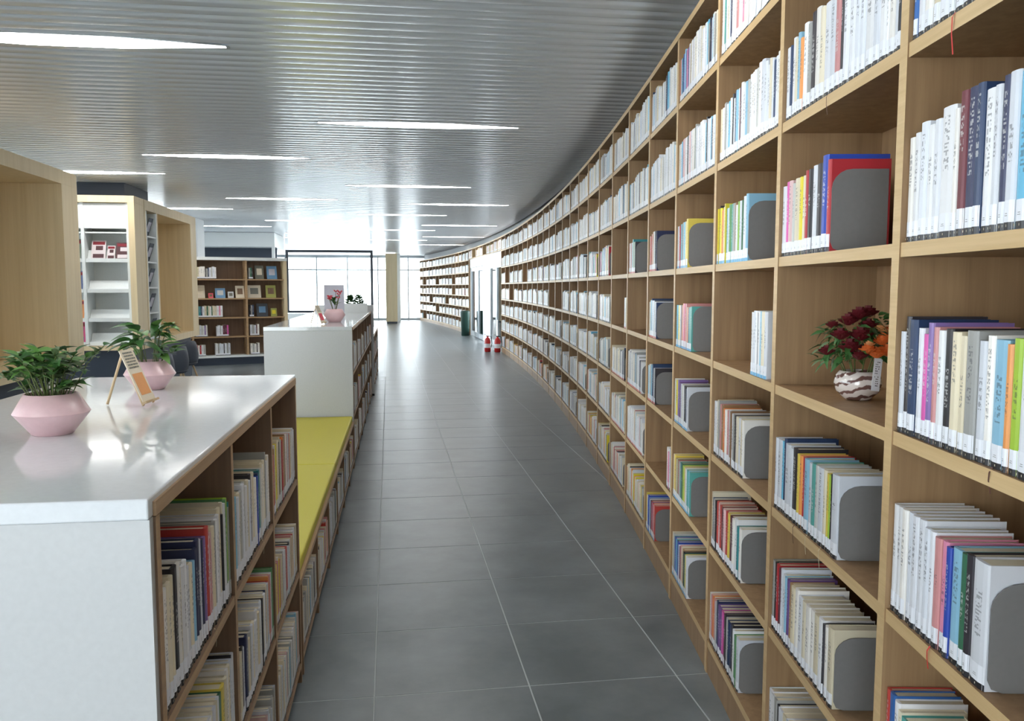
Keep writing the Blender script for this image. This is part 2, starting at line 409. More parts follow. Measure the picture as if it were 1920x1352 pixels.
# over-door shelf row
od = thing('overdoor_shelf', 'short oak shelf bridging above the glass doors', 'shelf')
nd = 9; wd = (SD1-SD0)/nd
for i in range(nd):
    x, y, rz, th = frame(SD0+wd*(i+.5)); w2 = wd/2-UT/2-.004
    ob('shelf_board', bd_me, od, (x, y, BZ[6]+.03), rz, (w2*2/(BAY-UT-.001), 1, 1)); ob('top_board', tp_me, od, (x, y, 0), rz, ((wd-.006)/BAY, 1, 1))
    MB().box(-w2, w2, DEP-.012, DEP, BZ[6]+.03, UPH).obj('back_panel', ['oak_dark'], od, (x, y, 0), rz)
    if i: 
        x, y, rz, th = frame(SD0+wd*i); MB().box(-UT/2, UT/2, 0, DEP, BZ[6]+.03, UPH).obj('divider', ['oak_edge'], od, (x, y, 0), rz)
ROWN = ['bottom', 'second', 'third', 'fourth', 'fifth', 'sixth', 'top']
BAYN = {0: 'nearest wall bay at right edge', 1: 'bay with the flower vase', 2: 'bay just left of vase', 3: 'second bay left of vase',
        4: 'third bay left of vase', 5: 'fourth bay left of vase', 6: 'fifth bay left of vase'}
SPEC = {
 (0, 5): 'B10 W18/21 W20 C14/23 W25/22 K12/21 W20/22 W22 C18 W26 W20 L16 W20 W22 W20 W18 W25 W20',
 (0, 4): 'W15/20 W15/20.5 W20/22 W16/21 W16/21.5 W30/23 W10/22 M17/24.5 N20/24.5 N14/24.5 W20/23 W12/23 N14/24 W18/24 L22/23.5 W20/23 W25/22 C18/22 W20 W20 W20 W22 K18 W25',
 (0, 3): 'W13/20 K12/23 N20/22.5 W14/21 P14/20 V14/22.2 S11/21.5 W15/21 K17/21.4 C18/21 C14/20.5 G22/21.5 W16/20 W14/21 L24/20.5 O10/20 F16/21 W22/22 W20 C18 W24 R16 W20 W22 W18',
 (0, 2): 'W13/22 W13/22 W14/22 W15/22 W15/22 W16/22 W14/21 W12/21 S15/20.5 P13/20.5 B10/20 L22/20.5 E12/20.5 K14/21 W30/21',
 (0, 1): 'R10/20.5 B16/20.5 W14/20 C10/19 T34/18.5 W20/18 C20/18 W20 W22 W20',
 (1, 5): 'W20/20.5 N10/20.5 W17/22 C15/21 L12/22 O14/20 W20/23 G16/22 K22/24 W20/24 C20/23 W25/23 W22/23 S20/23 K10/23 W20/24 W22/24 W20/24 W18/23 W26/24 W20/23 W22/23',
 (1, 4): 'W18/20 P15/21 S18/21 G14/20 C22/21 Y16/21 C16/21 R14/22 K18/22 W20/22.5 K22/22.5 B24/24 R14/22.5',
 (1, 3): '',
 (1, 2): 'W14/21 W22/21 L12/21 N10/22 W26/21 W14/20.5 K22/21 Y12/20 O14/20 R10/20 L20/20 W16/19.5 T18/20 G12/20 W20/20 C14/20 Y10/19.5 F8/19.5 K6/20 W26/20.5',
 (1, 1): 'G14/21 K10/21 R14/21 M10/20.5 W12/21 W14/20 L12/20 V10/20 H14/19.5 C20/19.5 W18/20 W22/19 C16/19 W20/19 W18/19 C22/19 W20/19.5 K6/19 W14/19 C22/20',
 (1, 0): 'W20/20 W18/20 G14/20 K10/19 W22/19 C20/19 W20/19 N14/19 W20 W22 C18 W20 W20',
 (2, 6): 'W22/22 T16/22 W18/20 C20/22 W14/21 N12/22 W22/24 W20 S24/23 W22/23 W20/23 P16/22 W22 W20 W22 W24 W20 W22 W22 W20 W24 W20 W22',
 (2, 5): 'C18/20 W20/20 W16/21 G14/21 W18/20 L20/20.5 W18/21 K14/22 W16/20 N14/22 L16/22 W16/22 M12/22 W20/23 W22/22 L20/22 G16/22 W22/23 W22/23 W18/23 G16/23 W24/24 W26/24 W22',
 (2, 4): 'Y16/21 K8/22 Y18/21 O22/20 C14/21 Y12/22 L18/20 W16/20 E20/21 T16/21 G18/21 H14/21 W14/20 F14/21 W20/21 E16/21 W26/22 L18/22.5',
 (2, 3): '',
 (2, 2): 'W20/21 W16/21 C18/22 G16/22 S14/21 H22/21 O14/20 W22/20 S20/20 W18/20.5 H12/20.5 W20/20 G16/20 K14/20 C20/20 W22/20 C18/20 W14/20',
 (2, 1): 'C14/22 N12/20 G16/20 K10/20 R20/20 S22/20 R24/20 M16/20 S20/20 R22/20 Y24/20 M26/20 W20/20 W26/21 T16/19 W22/19',
 (2, 0): 'W16/20 S14/20 O18/20 S22/20 G10/20 N14/21 V20/20 V22/20 P22/20 M18/20 K8/21 G20/20 N20/20 N22/20 K14/21 W18/20 E14/19 W26/19',
 (3, 6): 'S18/20 L18/20 N16/20 B18/21 W18/21 L16/22 V14/21 P22/21 V18/21 W18/22 H14/21 C20/22 W16/22 H12/22 W22/22 C18/22 W24/23 W22/23 W18 W20 C22 W24 W20 W22',
 (3, 5): 'C18/20 G16/20 W20/20 L18/20.5 S24/21 S18/21 W22/21 W22/21 K14/21 W20/21 S24/22 W26/22 W24/22 W20/22 E12/22 G12/23 W20 W24 W22 W22',
 (3, 4): 'W24/20 S18/20 R14/20 L20/20.5 T24/20.5 G18/21 L20/21 T16/21 C12/21 Y12/22 Y18/22',
 (3, 3): 'T20/20 L18/20 C16/20 Y14/20 W20/20 G14/20 S20/20 O16/21 P24/21 R20/21 S18/21 C14/19.5 O14/19 N16/19 T30/19.5 T22/20',
 (3, 2): 'W12/21 L14/20 Y30/20.5 V24/21 M12/20 V20/20 W24/20 C16/20 E10/20 W20/20 K30/20 N18/19 W20/20',
 (3, 1): 'C14/21 Y30/21 H16/20 C14/20 E12/20 R14/20 G24/20 G18/20 T20/20.5 E22/20.5 F24/20 Y20/20 C14/20 W20/20 T22/20 L18/20 T16/20',
 (3, 0): 'C18/21 G20/21 T12/20 B26/20 L14/20 E14/20 B20/20 W20/19 M14/19 S24/20 C18/20 H22/20 K12/19.5 E16/19 Y22/19 W22/19.5',
 (4, 3): 'W24/20 C20/20 G14/21 L20/21 N14/22 W22/21 L20/21 W24/21 K10/21 W24/20.5 N20/20',
 (4, 4): 'C14/20 R30/20 H20/21 R14/21 C18/22 H18/22 W20/22 G16/22 K22/22 N20/22',
 (4, 2): 'W20/20 L18/20 W22/21 G18/20 N16/21 L22/21 T16/21 N30/22 W22/20 N14/20 K18/20',
 (4, 0): 'Y20/21 C22/20 W16/20 B24/21 L18/20 B14/20 W20/20 N18/20 R26/20 V14/20 R28/20 S18/20 R20/20',
 (5, 4): 'S22/20 W24/20 C22/20 S18/20 G20/20 W18/20 T30/22 E24/20 G20/20 E18/20 K16/20',
}
ROWTHEME = {6: 'white', 5: 'white', 4: 'mix', 3: 'pale', 2: 'grey', 1: 'pale', 0: 'warm'}
CW = BAY-UT
for b in range(0, 24):
    s_far = S0+BAY*b-UT/2; x, y, rz, th = frame(S0+BAY*(b-.5))
    c_, s_ = math.cos(rz), math.sin(rz)
    ox, oy = x-c_*CW/2, y-s_*CW/2      # far-left front corner of the cell (local +x runs towards the camera)
    for r in range(7):
        if b == 0 and r in (0, 6): pass
        where = (b, r)
        strip = 'K'
        if b in (2, 3) and (b, r) not in ((2, 5), (2, 6), (2, 2), (2, 1), (2, 0), (3, 5), (3, 6)): strip = 'L'
        if (b, r) in ((4, 0),): strip = 'L'
        if b in (4, 5, 6) and r in (4, 3, 2, 1): strip = 'R'
        o = Vector((ox, oy, BZ[r])); endh = .19
        if (b, r) in SPEC:
            lst = parse(SPEC[(b, r)]); kf = {0: 1.55, 1: 1.62, 2: 1.38, 3: 1.2}.get(b, 1.1); lst = [(c, t*kf, hh) for c, t, hh in lst]
            if r >= 5: lst += gen('white', .6)
            if (b, r) == (0, 2): pass
            e = bool(lst) and r < 5 and (b, r) not in ((0, 4), (0, 3), (0, 1), (1, 0))
            if (b, r) == (1, 3): continue
            if (b, r) == (2, 3):
                cell(o, rz, parse('W26/20.5 W24/21 W18/21 K5/20.5 W28/21 L12/21 C30/21 W28/21'), .50, 1, .17, where, strip, wmax=CW); continue
            cell(o, rz, lst, .002, 1, .19, where, strip, end=endh if e else False, wmax=CW-.01)
            continue
        if (b, r) in ((6, 4), (5, 3), (12, 3), (13, 3), (18, 4), (22, 4), (21, 3)):
            if (b, r) == (5, 3): continue
            if b in (12, 13, 22, 21): continue
            if (b, r) == (6, 4): continue
            continue
        if (b, r) == (6, 3): cell(o, rz, gen('pale', .12), .6, 1, .17, where, strip, wmax=CW); continue
        if (b, r) == (4, 1):
            cell(o, rz, parse('W26/21 P22/19 W30/21'), CW-.14, 1, .17, where, 'K', wmax=CW); continue
        th_ = ROWTHEME[r] if b > 2 else 'mix'
        if r in (5, 6): fill = .75
        else: fill = rnd.uniform(.56, .69) if b < 12 else rnd.uniform(.55, .74)
        e = r < 5 and b < 16
        if b >= 9 and rnd.random() < .6: th_ = 'white'
        cell(o, rz, gen(th_, fill), .002, 1, .19, where, strip, end=endh if e else False, wmax=CW-.01)
for b in range(N2):
    x, y, rz, th = frame(S2+BAY*(b+.5)); c_, s_ = math.cos(rz), math.sin(rz); ox, oy = x-c_*CW/2, y-s_*CW/2
    for r in range(7):
        if rnd.random() < .09: continue
        cell(Vector((ox, oy, BZ[r])), rz, gen(rnd.choice(('white', 'pale')), rnd.uniform(.5, .73)), .002, 1, .17, (100+b, r), 'K', wmax=CW-.01)
for i in range(nd):
    if i in (4, 7): continue
    x, y, rz, th = frame(SD0+wd*(i+.5)); c_, s_ = math.cos(rz), math.sin(rz); w2 = wd/2-UT/2-.001
    cell(Vector((x-c_*w2, y-s_*w2, BZ[6]+.031)), rz, gen('warm', w2*2-.05), .002, 1, .17, (200+i, 6), 'K', wmax=2*w2-.01)

# ---------------- low cabinets on the left
LA = .0125     # slight turn of the left row
def low_cabinet(Y0, Y1, n, rows, width, top, label, wkey, board_z, fronts):
    ln = Y1-Y0; xf = -.383+LA*(Y0-1.38)
    r = thing('low_bookcase', label, 'bookcase', (xf, Y0, 0), -LA)
    # local: +y away from camera, x=0 aisle face, -x into the cabinet
    ht = .035 if top > .6 else .0
    if top > .6:
        tp = MB().box(-width, -.004, -.004, ln+.004, top-.035, top).obj('worktop', ['white_top'], r); bevel(tp, .003)
        MB().box(-.0038, .001, .02, ln-.02, top-.034, top-.010).obj('top_edging', ['oak_dark_edge'], r)
        MB().box(-width, -.004, 0, .02, 0, top-.0355).obj('end_panel', ['white'], r)
        MB().box(-width, -.004, ln-.02, ln, 0, top-.0355).obj('end_panel', ['white'], r)
        MB().box(-width, -width+.02, .0205, ln-.0205, 0, top-.0355).obj('back_panel', ['white'], r)
        hi = top-.036
    else:
        MB().box(-width, -width+.02, .0205, ln-.0205, 0, top).obj('back_panel', ['white'], r); hi = top-.022
        MB().box(-width, .0, 0, ln, top-.0215, top).obj('seat_board', ['oak_dark_edge'], r)
    MB().box(-.32, -.31, .021, ln-.021, .02, hi).obj('inner_back', ['oak_dark'], r)
    um = MB().box(-.309, .0, -.012, .012, 0, hi).mesh('upright', ['oak_dark', 'oak_dark_edge']); um.polygons[1].material_index = 1
    cw = (ln-.04-.024)/n
    for i in range(n+1): ob('upright', um, r, (0, .032+cw*i, 0))
    bm = MB().box(-.309, -.001, .0125, cw-.0125, -.022, 0).mesh('shelf_board', ['oak_dark', 'oak_dark_edge']); bm.polygons[1].material_index = 1
    for i in range(n):
        for z in board_z: ob('shelf_board', bm, r, (0, .032+cw*i, z))
    T = Matrix.Translation((xf, Y0, 0)) @ Rz(-LA)
    for i in range(n):
        for k, z in enumerate(board_z):
            o = T @ Vector((0, .032+cw*i+.0125, z)); W = cw-.025
            sp = fronts.get((i, k))
            lst = (parse(sp)+gen('grey', .6)) if sp else gen(rnd.choice(('pale', 'grey', 'pale', 'warm')) if i % 3 else 'grey', W*rnd.uniform(.9, .99))
            cell(o, math.pi/2-LA, lst, W-.002, -1, .18, (wkey+i, k), 'K', base_h=.20, wmax=1+0, zmax=.30)
    return r, T
c1, T1 = low_cabinet(1.38, 3.28, 3, 3, .80, 1.22, 'white-topped low bookcase in the foreground with two pink planters on it', 300, (.08, .45, .82),
 {(0, 2): 'T10/23 G8/22 F16/24.5 E14/24.5 W10/24 C12/24.5 K12/22 C24/24 W22/23 W14/22.5 G20/22.5 C16/22 S14/21 R12/20 W10/21 R26/23.5 V16/22 N18/22 W14/22.5 N26/23 N20/22 L12/20 C20/20 W30/20',
  (0, 1): 'W16/23 K8/23 W16/22.5 C22/22 W18/22 C24/21 Y34/20.5 E20/20 W20/20 C22/20 W24/20 C20/20 W22/20 W24 C20 W24 W24 C20 W22',
  (1, 2): 'W24/22 C20/21.5 W18/21 G14/24 C22/22 W22/21 C26/22 W20/21 T22/21 N20/20.5 B16/20 W20/20 W22/20 C20 W24 K20/23 W22 C20 W24 G22',
  (1, 1): 'E16/23 W20/22 S18/22 O12/22 R14/21 W20/21 C18/21 N20/20 W24/20 C22/20 K14/20 W24/20 W20 C22 W24 W22 W20 C24 W20'})
W1, T2 = low_cabinet(3.285, 7.185, 6, 1, .62, .40, 'low bench bookcase with one row of books under the yellow cushion', 400, (.08,), {})
c2, T3 = low_cabinet(7.20, 11.90, 6, 3, .74, 1.22, 'white-topped low bookcase beyond the yellow bench with white plain end', 500, (.08, .45, .82), {})
W2, T4 = low_cabinet(12.10, 15.4, 5, 3, .74, .82, 'low dark-edged bookcase beyond the tall white end panel', 600, (.08, .45), {})
# bench cushions
for i, (a, b, lb) in enumerate(((3.30, 5.24, 'yellow vinyl bench cushion nearest the foreground bookcase'), (5.245, 7.17, 'yellow vinyl bench cushion against the far white cabinet end'))):
    x = -.383+LA*(a-1.38)
    o = tag(MB().box(-.62, -.012, 0, b-a, 0, .05).obj('bench_cushion', ['yellow'], None, (x, a, .4003), -LA), lb, 'cushion', 'yellow bench cushions'); bevel(o, .01, 3)
o = tag(MB().box(-.78, .03, 0, .05, .03, 1.30).obj('end_panel', ['white'], None, (-.383+LA*10.6, 11.95, 0), -LA), 'tall white standing panel with black foot at the end of second low bookcase', 'panel')
o.name = 'standing_panel'; MB().box(-.78, .03, .01, .04, 0, .03).obj('foot', ['black'], o)

# ------------------------------------------------------------------ choose the 300 books that show largest
Rv = Vector((math.cos(YAW), -math.sin(YAW), 0)); Fw = Vector((math.sin(YAW)*math.cos(PITCH), math.cos(YAW)*math.cos(PITCH), -math.sin(PITCH))); Uv = Rv.cross(Fw)
def px(P):
    v = Vector(P)-Vector((0, 0, CAM_H)); z = v.dot(Fw)
    if z < .2: return None
    return 960+F_PX*v.dot(Rv)/z, 676-F_PX*v.dot(Uv)/z
def shown(b):
    T = Matrix.Translation(b['P']) @ Rz(b['rz']); q = []
    for sx in (-.5, .5):
        for z in (0, 1): 
            p = px(T @ Vector((sx*b['t'], 0, z*b['h'])))
            if p is None: return 0
            q.append(p)
    x0, x1 = max(0, min(a[0] for a in q)), min(1920, max(a[0] for a in q)); y0, y1 = max(0, min(a[1] for a in q)), min(1352, max(a[1] for a in q))
    if x1-x0 < 1 or y1-y0 < 2: return 0
    full = max(1e-3, (max(a[1] for a in q)-min(a[1] for a in q)))
    w_ = abs(q[2][0]-q[0][0])*(x1-x0)/max(1e-3, max(a[0] for a in q)-min(a[0] for a in q))
    hh = abs(q[1][1]-q[0][1])*(y1-y0)/full
    a = w_*hh
    wb = b['where'][0]
    if wb < 100 and b['order'] > 0:      # right part of a wall cell hides behind the next upright
        pass
    return a
for b in BK: b['a'] = shown(b)
# a book behind the near upright or the previous row cannot be seen: test against the plane of the nearer upright's front edge
def hidden(b):
    wb = b['where'][0]; 
    if wb >= 100: return False
    x, y, rz, th = frame(S0+BAY*(wb-1)); e = px((x, y, b['P'].z+.1)); p = px(b['P'])
    return e is not None and p is not None and p[0] > e[0]-2
for b in BK:
    if b['a'] and hidden(b): b['a'] = 0
order = sorted(range(len(BK)), key=lambda i: -BK[i]['a']); near = set(order[:300])
def ordn(n): 
    L = ['', 'first', 'second', 'third', 'fourth', 'fifth', 'sixth', 'seventh', 'eighth', 'ninth', 'tenth', 'eleventh', 'twelfth', 'thirteenth', 'fourteenth', 'fifteenth',
      'sixteenth', 'seventeenth', 'eighteenth', 'nineteenth', 'twentieth', 'twenty-first', 'twenty-second', 'twenty-third', 'twenty-fourth', 'twenty-fifth', 'twenty-sixth', 'twenty-seventh', 'twenty-eighth', 'twenty-ninth', 'thirtieth', 'thirty-first', 'thirty-second', 'thirty-third', 'thirty-fourth', 'thirty-fifth', 'thirty-sixth', 'thirty-seventh', 'thirty-eighth']
    return L[min(n, 38)]
def blabel(b):
    wb, r = b['where']; sz = 'thin' if b['mm'] < .0145 else ('thick' if b['mm'] > .0235 else 'slim' if b['mm'] < .018 else 'medium')
    c = CNAME[b['code']]
    if wb < 100: return f"{sz} {c} book, {ordn(b['order'])} from left, {ROWN[r]} shelf, {BAYN.get(wb, 'sixth bay left of vase')}"
    rn = {2: 'upper', 1: 'middle', 0: 'bottom'}
    if wb < 400: return f"{sz} {c} book, {ordn(b['order'])} from right, {rn[r]} shelf, foreground cabinet's {['nearest', 'middle', 'farthest'][wb-300]} bay"
    if wb < 500: return f"{sz} {c} book, {ordn(b['order'])} from far end, {ordn(wb-399)} bay under yellow bench"
    return f"{sz} {c} book, {ordn(b['order'])} from far end, {rn.get(r,'')} shelf, {ordn(wb-499)} bay past bench"
# unit book meshes (x thickness, y depth, z height); uv on the spine
def unit_book():
    b = MB(); e = .06
    outer = [(-.5, 1), (-.5, .03), (-.42, .012), (-.2, 0), (.2, 0), (.42, .012), (.5, .03), (.5, 1)]
    inner = [(.5-e, 1), (.5-e, .05), (-.5+e, .05), (-.5+e, 1)]
    poly = outer+inner; k = len(poly); vs = [(x, y, z) for z in (0, 1) for x, y in poly]
    b.v = vs
    for i in range(k):
        j = (i+1) % k; b.f.append([i, j, k+j, k+i]); b.m.append(0); b.sm.append(False)
    for zo in (0, k):
        for q in ((0, 1, 10, 11), (1, 2, 3, 4, 5, 6, 9, 10), (6, 7, 8, 9)):
            b.f.append([zo+t for t in (q if zo else q[::-1])]); b.m.append(0); b.sm.append(False)
    me = b.mesh('book', ['book']); uvl = me.uv_layers.new(name='UVMap')
    for p in me.polygons:
        spine = all(me.vertices[v].co.y < .04 for v in p.vertices) and p.normal.y < -.5
        for li in p.loop_indices:
            co = me.vertices[me.loops[li].vertex_index].co
            uvl.data[li].uv = (min(.999, max(.001, co.x+.5)), co.z) if spine else (.05, .05)
    return me
bk_unit = unit_book()
pg_unit = MB().box(-.43, .43, .06, .975, .012, .985).mesh('page_block', ['pages'])
def lab_mesh(strip):
    # white call label wrapped round the spine foot with a dark strip at the bottom; small grey printed lines
    b = MB()
    b.add([(-.51, .02, .0), (-.2, -.006, .0), (.2, -.006, .0), (.51, .02, .0), (-.51, .02, .05), (-.2, -.006, .05), (.2, -.006, .05), (.51, .02, .05),
           (-.51, .02, .19), (-.2, -.006, .19), (.2, -.006, .19), (.51, .02, .19)],
          [(4, 5, 9, 8), (5, 6, 10, 9), (6, 7, 11, 10)], 0)
    o = len(b.v)-12
    for f in ((0, 1, 5, 4), (1, 2, 6, 5), (2, 3, 7, 6)): b.f.append([o+i for i in f]); b.m.append(1); b.sm.append(False)
    for (x0, x1, z0, z1) in ((-.13, .11, .090, .094), (-.10, .09, .104, .108)):
        b.add([(x0, -.009, z0), (x1, -.009, z0), (x1, -.009, z1), (x0, -.009, z1)], [(0, 1, 2, 3)], 2)
    for (x0, x1) in ((-.36, -.30), (.02, .07)):
        b.add([(x0, -.009, .02), (x1, -.009, .02), (x1, -.009, .036), (x0, -.009, .036)], [(0, 1, 2, 3)], 3)
    return b.mesh('call_label', ['label_white', strip, 'bookend', 'pages'])
lab_unit = {'K': lab_mesh('strip_black'), 'L': lab_mesh('strip_blue'), 'R': lab_mesh('strip_red')}
def grp(b):
    wb, r = b['where']
    if wb < 100: return f"books on the {ROWN[r]} shelves of the curved wall"
    return 'books in the foreground cabinet' if wb < 400 else ('books under the yellow bench' if wb < 500 else 'books in the second low cabinet')
NEAR = {}
for i in sorted(near):
    b = BK[i]
    o = ob('book', bk_unit, None, b['P'], b['rz'], (b['t'], b['d'], b['h'])); o.color = b['c']
    tag(o, blabel(b), 'book', grp(b))
    p = ob('page_block', pg_unit, o); ob('call_label', lab_unit[b['strip']], o)
    NEAR[(b['where'], b['order'])] = o
# the rest: one object
def book_mass(lst):
    V = []; Fc = []; MI = []; C = []; UV = []
    base = np.array([(x, y, z) for x in (-.5, .5) for y in (0, 1) for z in (0, 1)], float)
    for b in lst:
        ca, sa = math.cos(b['rz']), math.sin(b['rz']); P = b['P']; o = len(V); sd = rnd.randint(0, 80)
        def w3(x, y, z): X = x*b['t']; Yy = y*b['d']; return (P.x+X*ca-Yy*sa, P.y+X*sa+Yy*ca, P.z+z*b['h'])
        V += [w3(*q) for q in base]
        fs = [((0, 4, 5, 1), 0, 1), ((0, 1, 3, 2), 0, 0), ((4, 6, 7, 5), 0, 0), ((2, 3, 7, 6), 1, 0), ((0, 2, 6, 4), 1, 0)]
        for f, mi, sp in fs:
            Fc.append([o+k for k in f]); MI.append(mi)
            for k, q in enumerate(f):
                C.append(b['c']); UV.append((sd+(.001, .999, .999, .001)[k], (0, 0, 1, 1)[k]) if sp else (.05, .05))
        # pages recessed between the covers: top
        V += [w3(-.5, 0, 1), w3(.5, 0, 1), w3(.5, 1, 1), w3(-.5, 1, 1), w3(-.42, .05, .985), w3(.42, .05, .985), w3(.42, 1, .985), w3(-.42, 1, .985)]
        q = o+8
        for f, mi in (((0, 1, 5, 4), 0), ((1, 2, 6, 5), 0), ((3, 0, 4, 7), 0), ((4, 5, 6, 7), 1)):
            Fc.append([q+k for k in f]); MI.append(mi); C += [b['c']]*4; UV += [(.05, .05)]*4
        V += [w3(-.5, -.006, .0), w3(.5, -.006, .0), w3(.5, -.006, .05), w3(-.5, -.006, .05), w3(.5, -.006, .18), w3(-.5, -.006, .18)]
        q = o+16
        for f, mi in (((0, 1, 2, 3), {'K': 3, 'L': 4, 'R': 5}[b['strip']]), ((3, 2, 4, 5), 2)):
            Fc.append([q+k for k in f]); MI.append(mi); C += [b['c']]*4; UV += [(.05, .05)]*4
    me = bpy.data.meshes.new('distant_books'); me.from_pydata(V, [], Fc)
    for m in ('book_many', 'pages', 'label_white', 'strip_black', 'strip_blue', 'strip_red'): me.materials.append(M[m])
    me.polygons.foreach_set('material_index', MI)
    ca = me.color_attributes.new('Col', 'FLOAT_COLOR', 'CORNER'); ca.data.foreach_set('color', np.array(C, dtype=np.float32).ravel())
    uv = me.uv_layers.new(name='UVMap'); uv.data.foreach_set('uv', np.array(UV, dtype=np.float32).ravel()); me.update()
    return me

# ---------------- far bookcase (left, middle distance)
FA = Vector((-4.35, 16.75, 0)); FB = Vector((-2.06, 17.55, 0)); frz = math.atan2(FB.y-FA.y, FB.x-FA.x); FL = (FB-FA).length
fb = thing('bookcase', 'brown wood bookcase with white top and navy plinth, far left', 'bookcase', FA, frz)
MB().box(0, FL, -.03, .8, 2.08, 2.14).obj('top_board', ['shelf_white'], fb)
MB().box(0, FL, -.03, .8, .15, .19).obj('base_board', ['shelf_white'], fb)
MB().box(.02, FL-.02, .0, .76, 0, .149).obj('plinth', ['navy'], fb)
MB().box(.0, FL-.03, .33, .35, .191, 2.079).obj('back_panel', ['oak_dark'], fb)
FU = [0, .58, 1.62, FL-.06]
for u in FU[1:-1]: MB().box(u-.018, u+.018, 0, .329, .191, 2.079).obj('upright', ['oak_dark_edge'], fb)
MB().box(FL-.06, FL, 0, .8, .191, 2.079).obj('side_panel', ['oak_light'], fb); MB().box(-.03, 0, 0, .8, .191, 2.079).obj('side_panel', ['oak_light'], fb)
FZ = [.19, .57, .95, 1.33, 1.71]
for z in FZ[1:]:
    for a, b in zip(FU[:-1], FU[1:]): MB().box(a+.019, b-.019 if b < FL-.1 else b-.001, 0, .329, z-.024, z).obj('shelf_board', ['oak_dark_edge'], fb)
FT = Matrix.Translation(FA) @ Rz(frz)
def frow(cell_i, r, u0, spec):
    cell(FT @ Vector((FU[cell_i]+u0, .02, FZ[r]+.001)), frz, parse(spec), 0, 1, .17, (700+cell_i, r), 'K', base_h=.21, wmax=2)
frow(1, 4, .05, 'C40/24 F30/24 C30/23 W30/23 W40/24 W40/24 K18/20 G40/20 N20/22 W40/22 G24/23 W40/24 W30/23')
frow(1, 2, .05, 'G40/22 N30/22 T40/22 N30/22 W40/22 C40/23 E30/22 C30/23 W30/22 E22/21 C40/23 C40/22 W40/23 P30/22 W40/23')
frow(1, 1, .05, 'W40/22 C40/23 W30/23 G30/22 W30/22 V24/22 W30/23') ; frow(1, 1, .45, 'W30/20 W30/22 G24/22 W30/21 M40/22 M40/23 P30/22')
frow(1, 0, .05, 'S40/22 W30/21 R30/21 W40/22 G40/22'); frow(1, 0, .42, 'W40/24 G30/23 W40/24 W40/23 K20/22 W40/24 G30/23 W40/24')
frow(0, 4, .30, 'W30/24 K20/22 W30/24 G30/23'); frow(0, 1, .36, 'C40/23 W50/25'); frow(0, 0, .24, 'O50/23 O60/24 Y30/23 K14/20 W50/24'); frow(0, 3, .3, 'R60/22 W50/24')
frow(2, 4, .05, 'G30/22 E30/23 K24/22'); frow(2, 2, .05, 'K30/24 G24/23 N30/24'); frow(2, 0, .05, 'W40/22 G40/22 W40/21 K20/22 W40/23')
frow(2, 1, .05, 'W40/22 G40/22 W40/21 M20/22 W40/23')
def faceout(name, lab, cat, cell_i, r, u, w_, h_, mat, mat2, grpn, lean=.22):
    T = FT @ Matrix.Translation((FU[cell_i]+u, .10, FZ[r]+.002)) @ Matrix.Rotation(-lean, 4, 'X')
    o = ob(name, None); o.matrix_world = T; tag(o, lab, cat, grpn)
    MB().box(-w_/2, w_/2, -.004, .0, 0, h_).box(-w_/2, w_/2, .014, .018, 0, h_).obj('cover', [mat], o)
    MB().box(-w_/2+.003, w_/2-.003, .0, .014, .002, h_-.003).obj('page_block', ['pages'], o)
    MB().box(-w_*.3, w_*.3, -.0052, -.0041, h_*.3, h_*.78).obj('cover_picture', [mat2], o)
    return o
for k, c in (('N', 'navy'), ('Yl', 'yellow'), ('Gr', 'leaf3')): pass
M['cv_blue'] = plain('cover blue', srgb(112, 156, 196), .4); M['cv_grey'] = plain('cover grey', srgb(120, 120, 110), .4); M['cv_yellow'] = plain('cover yellow', srgb(236, 222, 50), .4)
M['cv_lime'] = plain('cover olive', srgb(168, 170, 92), .4); M['cv_cream'] = plain('cover cream', srgb(226, 216, 196), .4)
PB = 'picture books displayed face out in the brown bookcase'
faceout('picture_book', 'white picture book face out, second column left end, fourth shelf up', 'picture book', 1, 3, .17, .18, .26, 'cv_cream', 'paper', PB)
faceout('picture_book', 'small red-brown book face out beside the blue one', 'picture book', 1, 3, .37, .09, .10, 'rose_pink', 'oak_dark', PB)
faceout('picture_book', 'pale blue picture book face out in middle of its shelf', 'picture book', 1, 3, .55, .19, .20, 'cv_blue', 'white', PB)
faceout('picture_book', 'small white card book face out right of the blue one', 'picture book', 1, 3, .75, .11, .13, 'white', 'cv_grey', PB)
faceout('picture_book', 'cream picture book face out at right end of middle column', 'picture book', 1, 3, .93, .17, .25, 'cv_cream', 'oak_dark', PB)
faceout('picture_book', 'grey picture book with pale picture, top shelf of right column', 'picture book', 2, 4, .28, .17, .28, 'cv_grey', 'paper', PB)
faceout('picture_book', 'blue-grey picture book, right end of top shelf, right column', 'picture book', 2, 4, .53, .20, .27, 'cv_blue', 'grey_card', PB)
faceout('picture_book', 'wide cream picture book face out, fourth shelf, right column', 'picture book', 2, 3, .17, .26, .26, 'cv_cream', 'cv_grey', PB)
faceout('picture_book', 'olive brown picture book beside the wide cream one', 'picture book', 2, 3, .50, .2, .26, 'cv_lime', 'oak_dark', PB)
faceout('picture_book', 'dark picture book with white and blue picture, right column', 'picture book', 2, 2, .32, .22, .27, 'dark_frame', 'cv_blue', PB)
faceout('picture_book', 'small olive picture book at right end, third shelf, right column', 'picture book', 2, 2, .55, .12, .17, 'cv_lime', 'cv_yellow', PB)
faceout('picture_book', 'bright yellow picture book face out in left column', 'picture book', 0, 2, .40, .19, .24, 'cv_yellow', 'cv_lime', PB)

rest = [b for i, b in enumerate(BK) if i not in near]
ms = ob('distant_books', book_mass(rest))
tag(ms, 'small distant books filling the far bays of every bookcase', 'books', None, 'stuff')

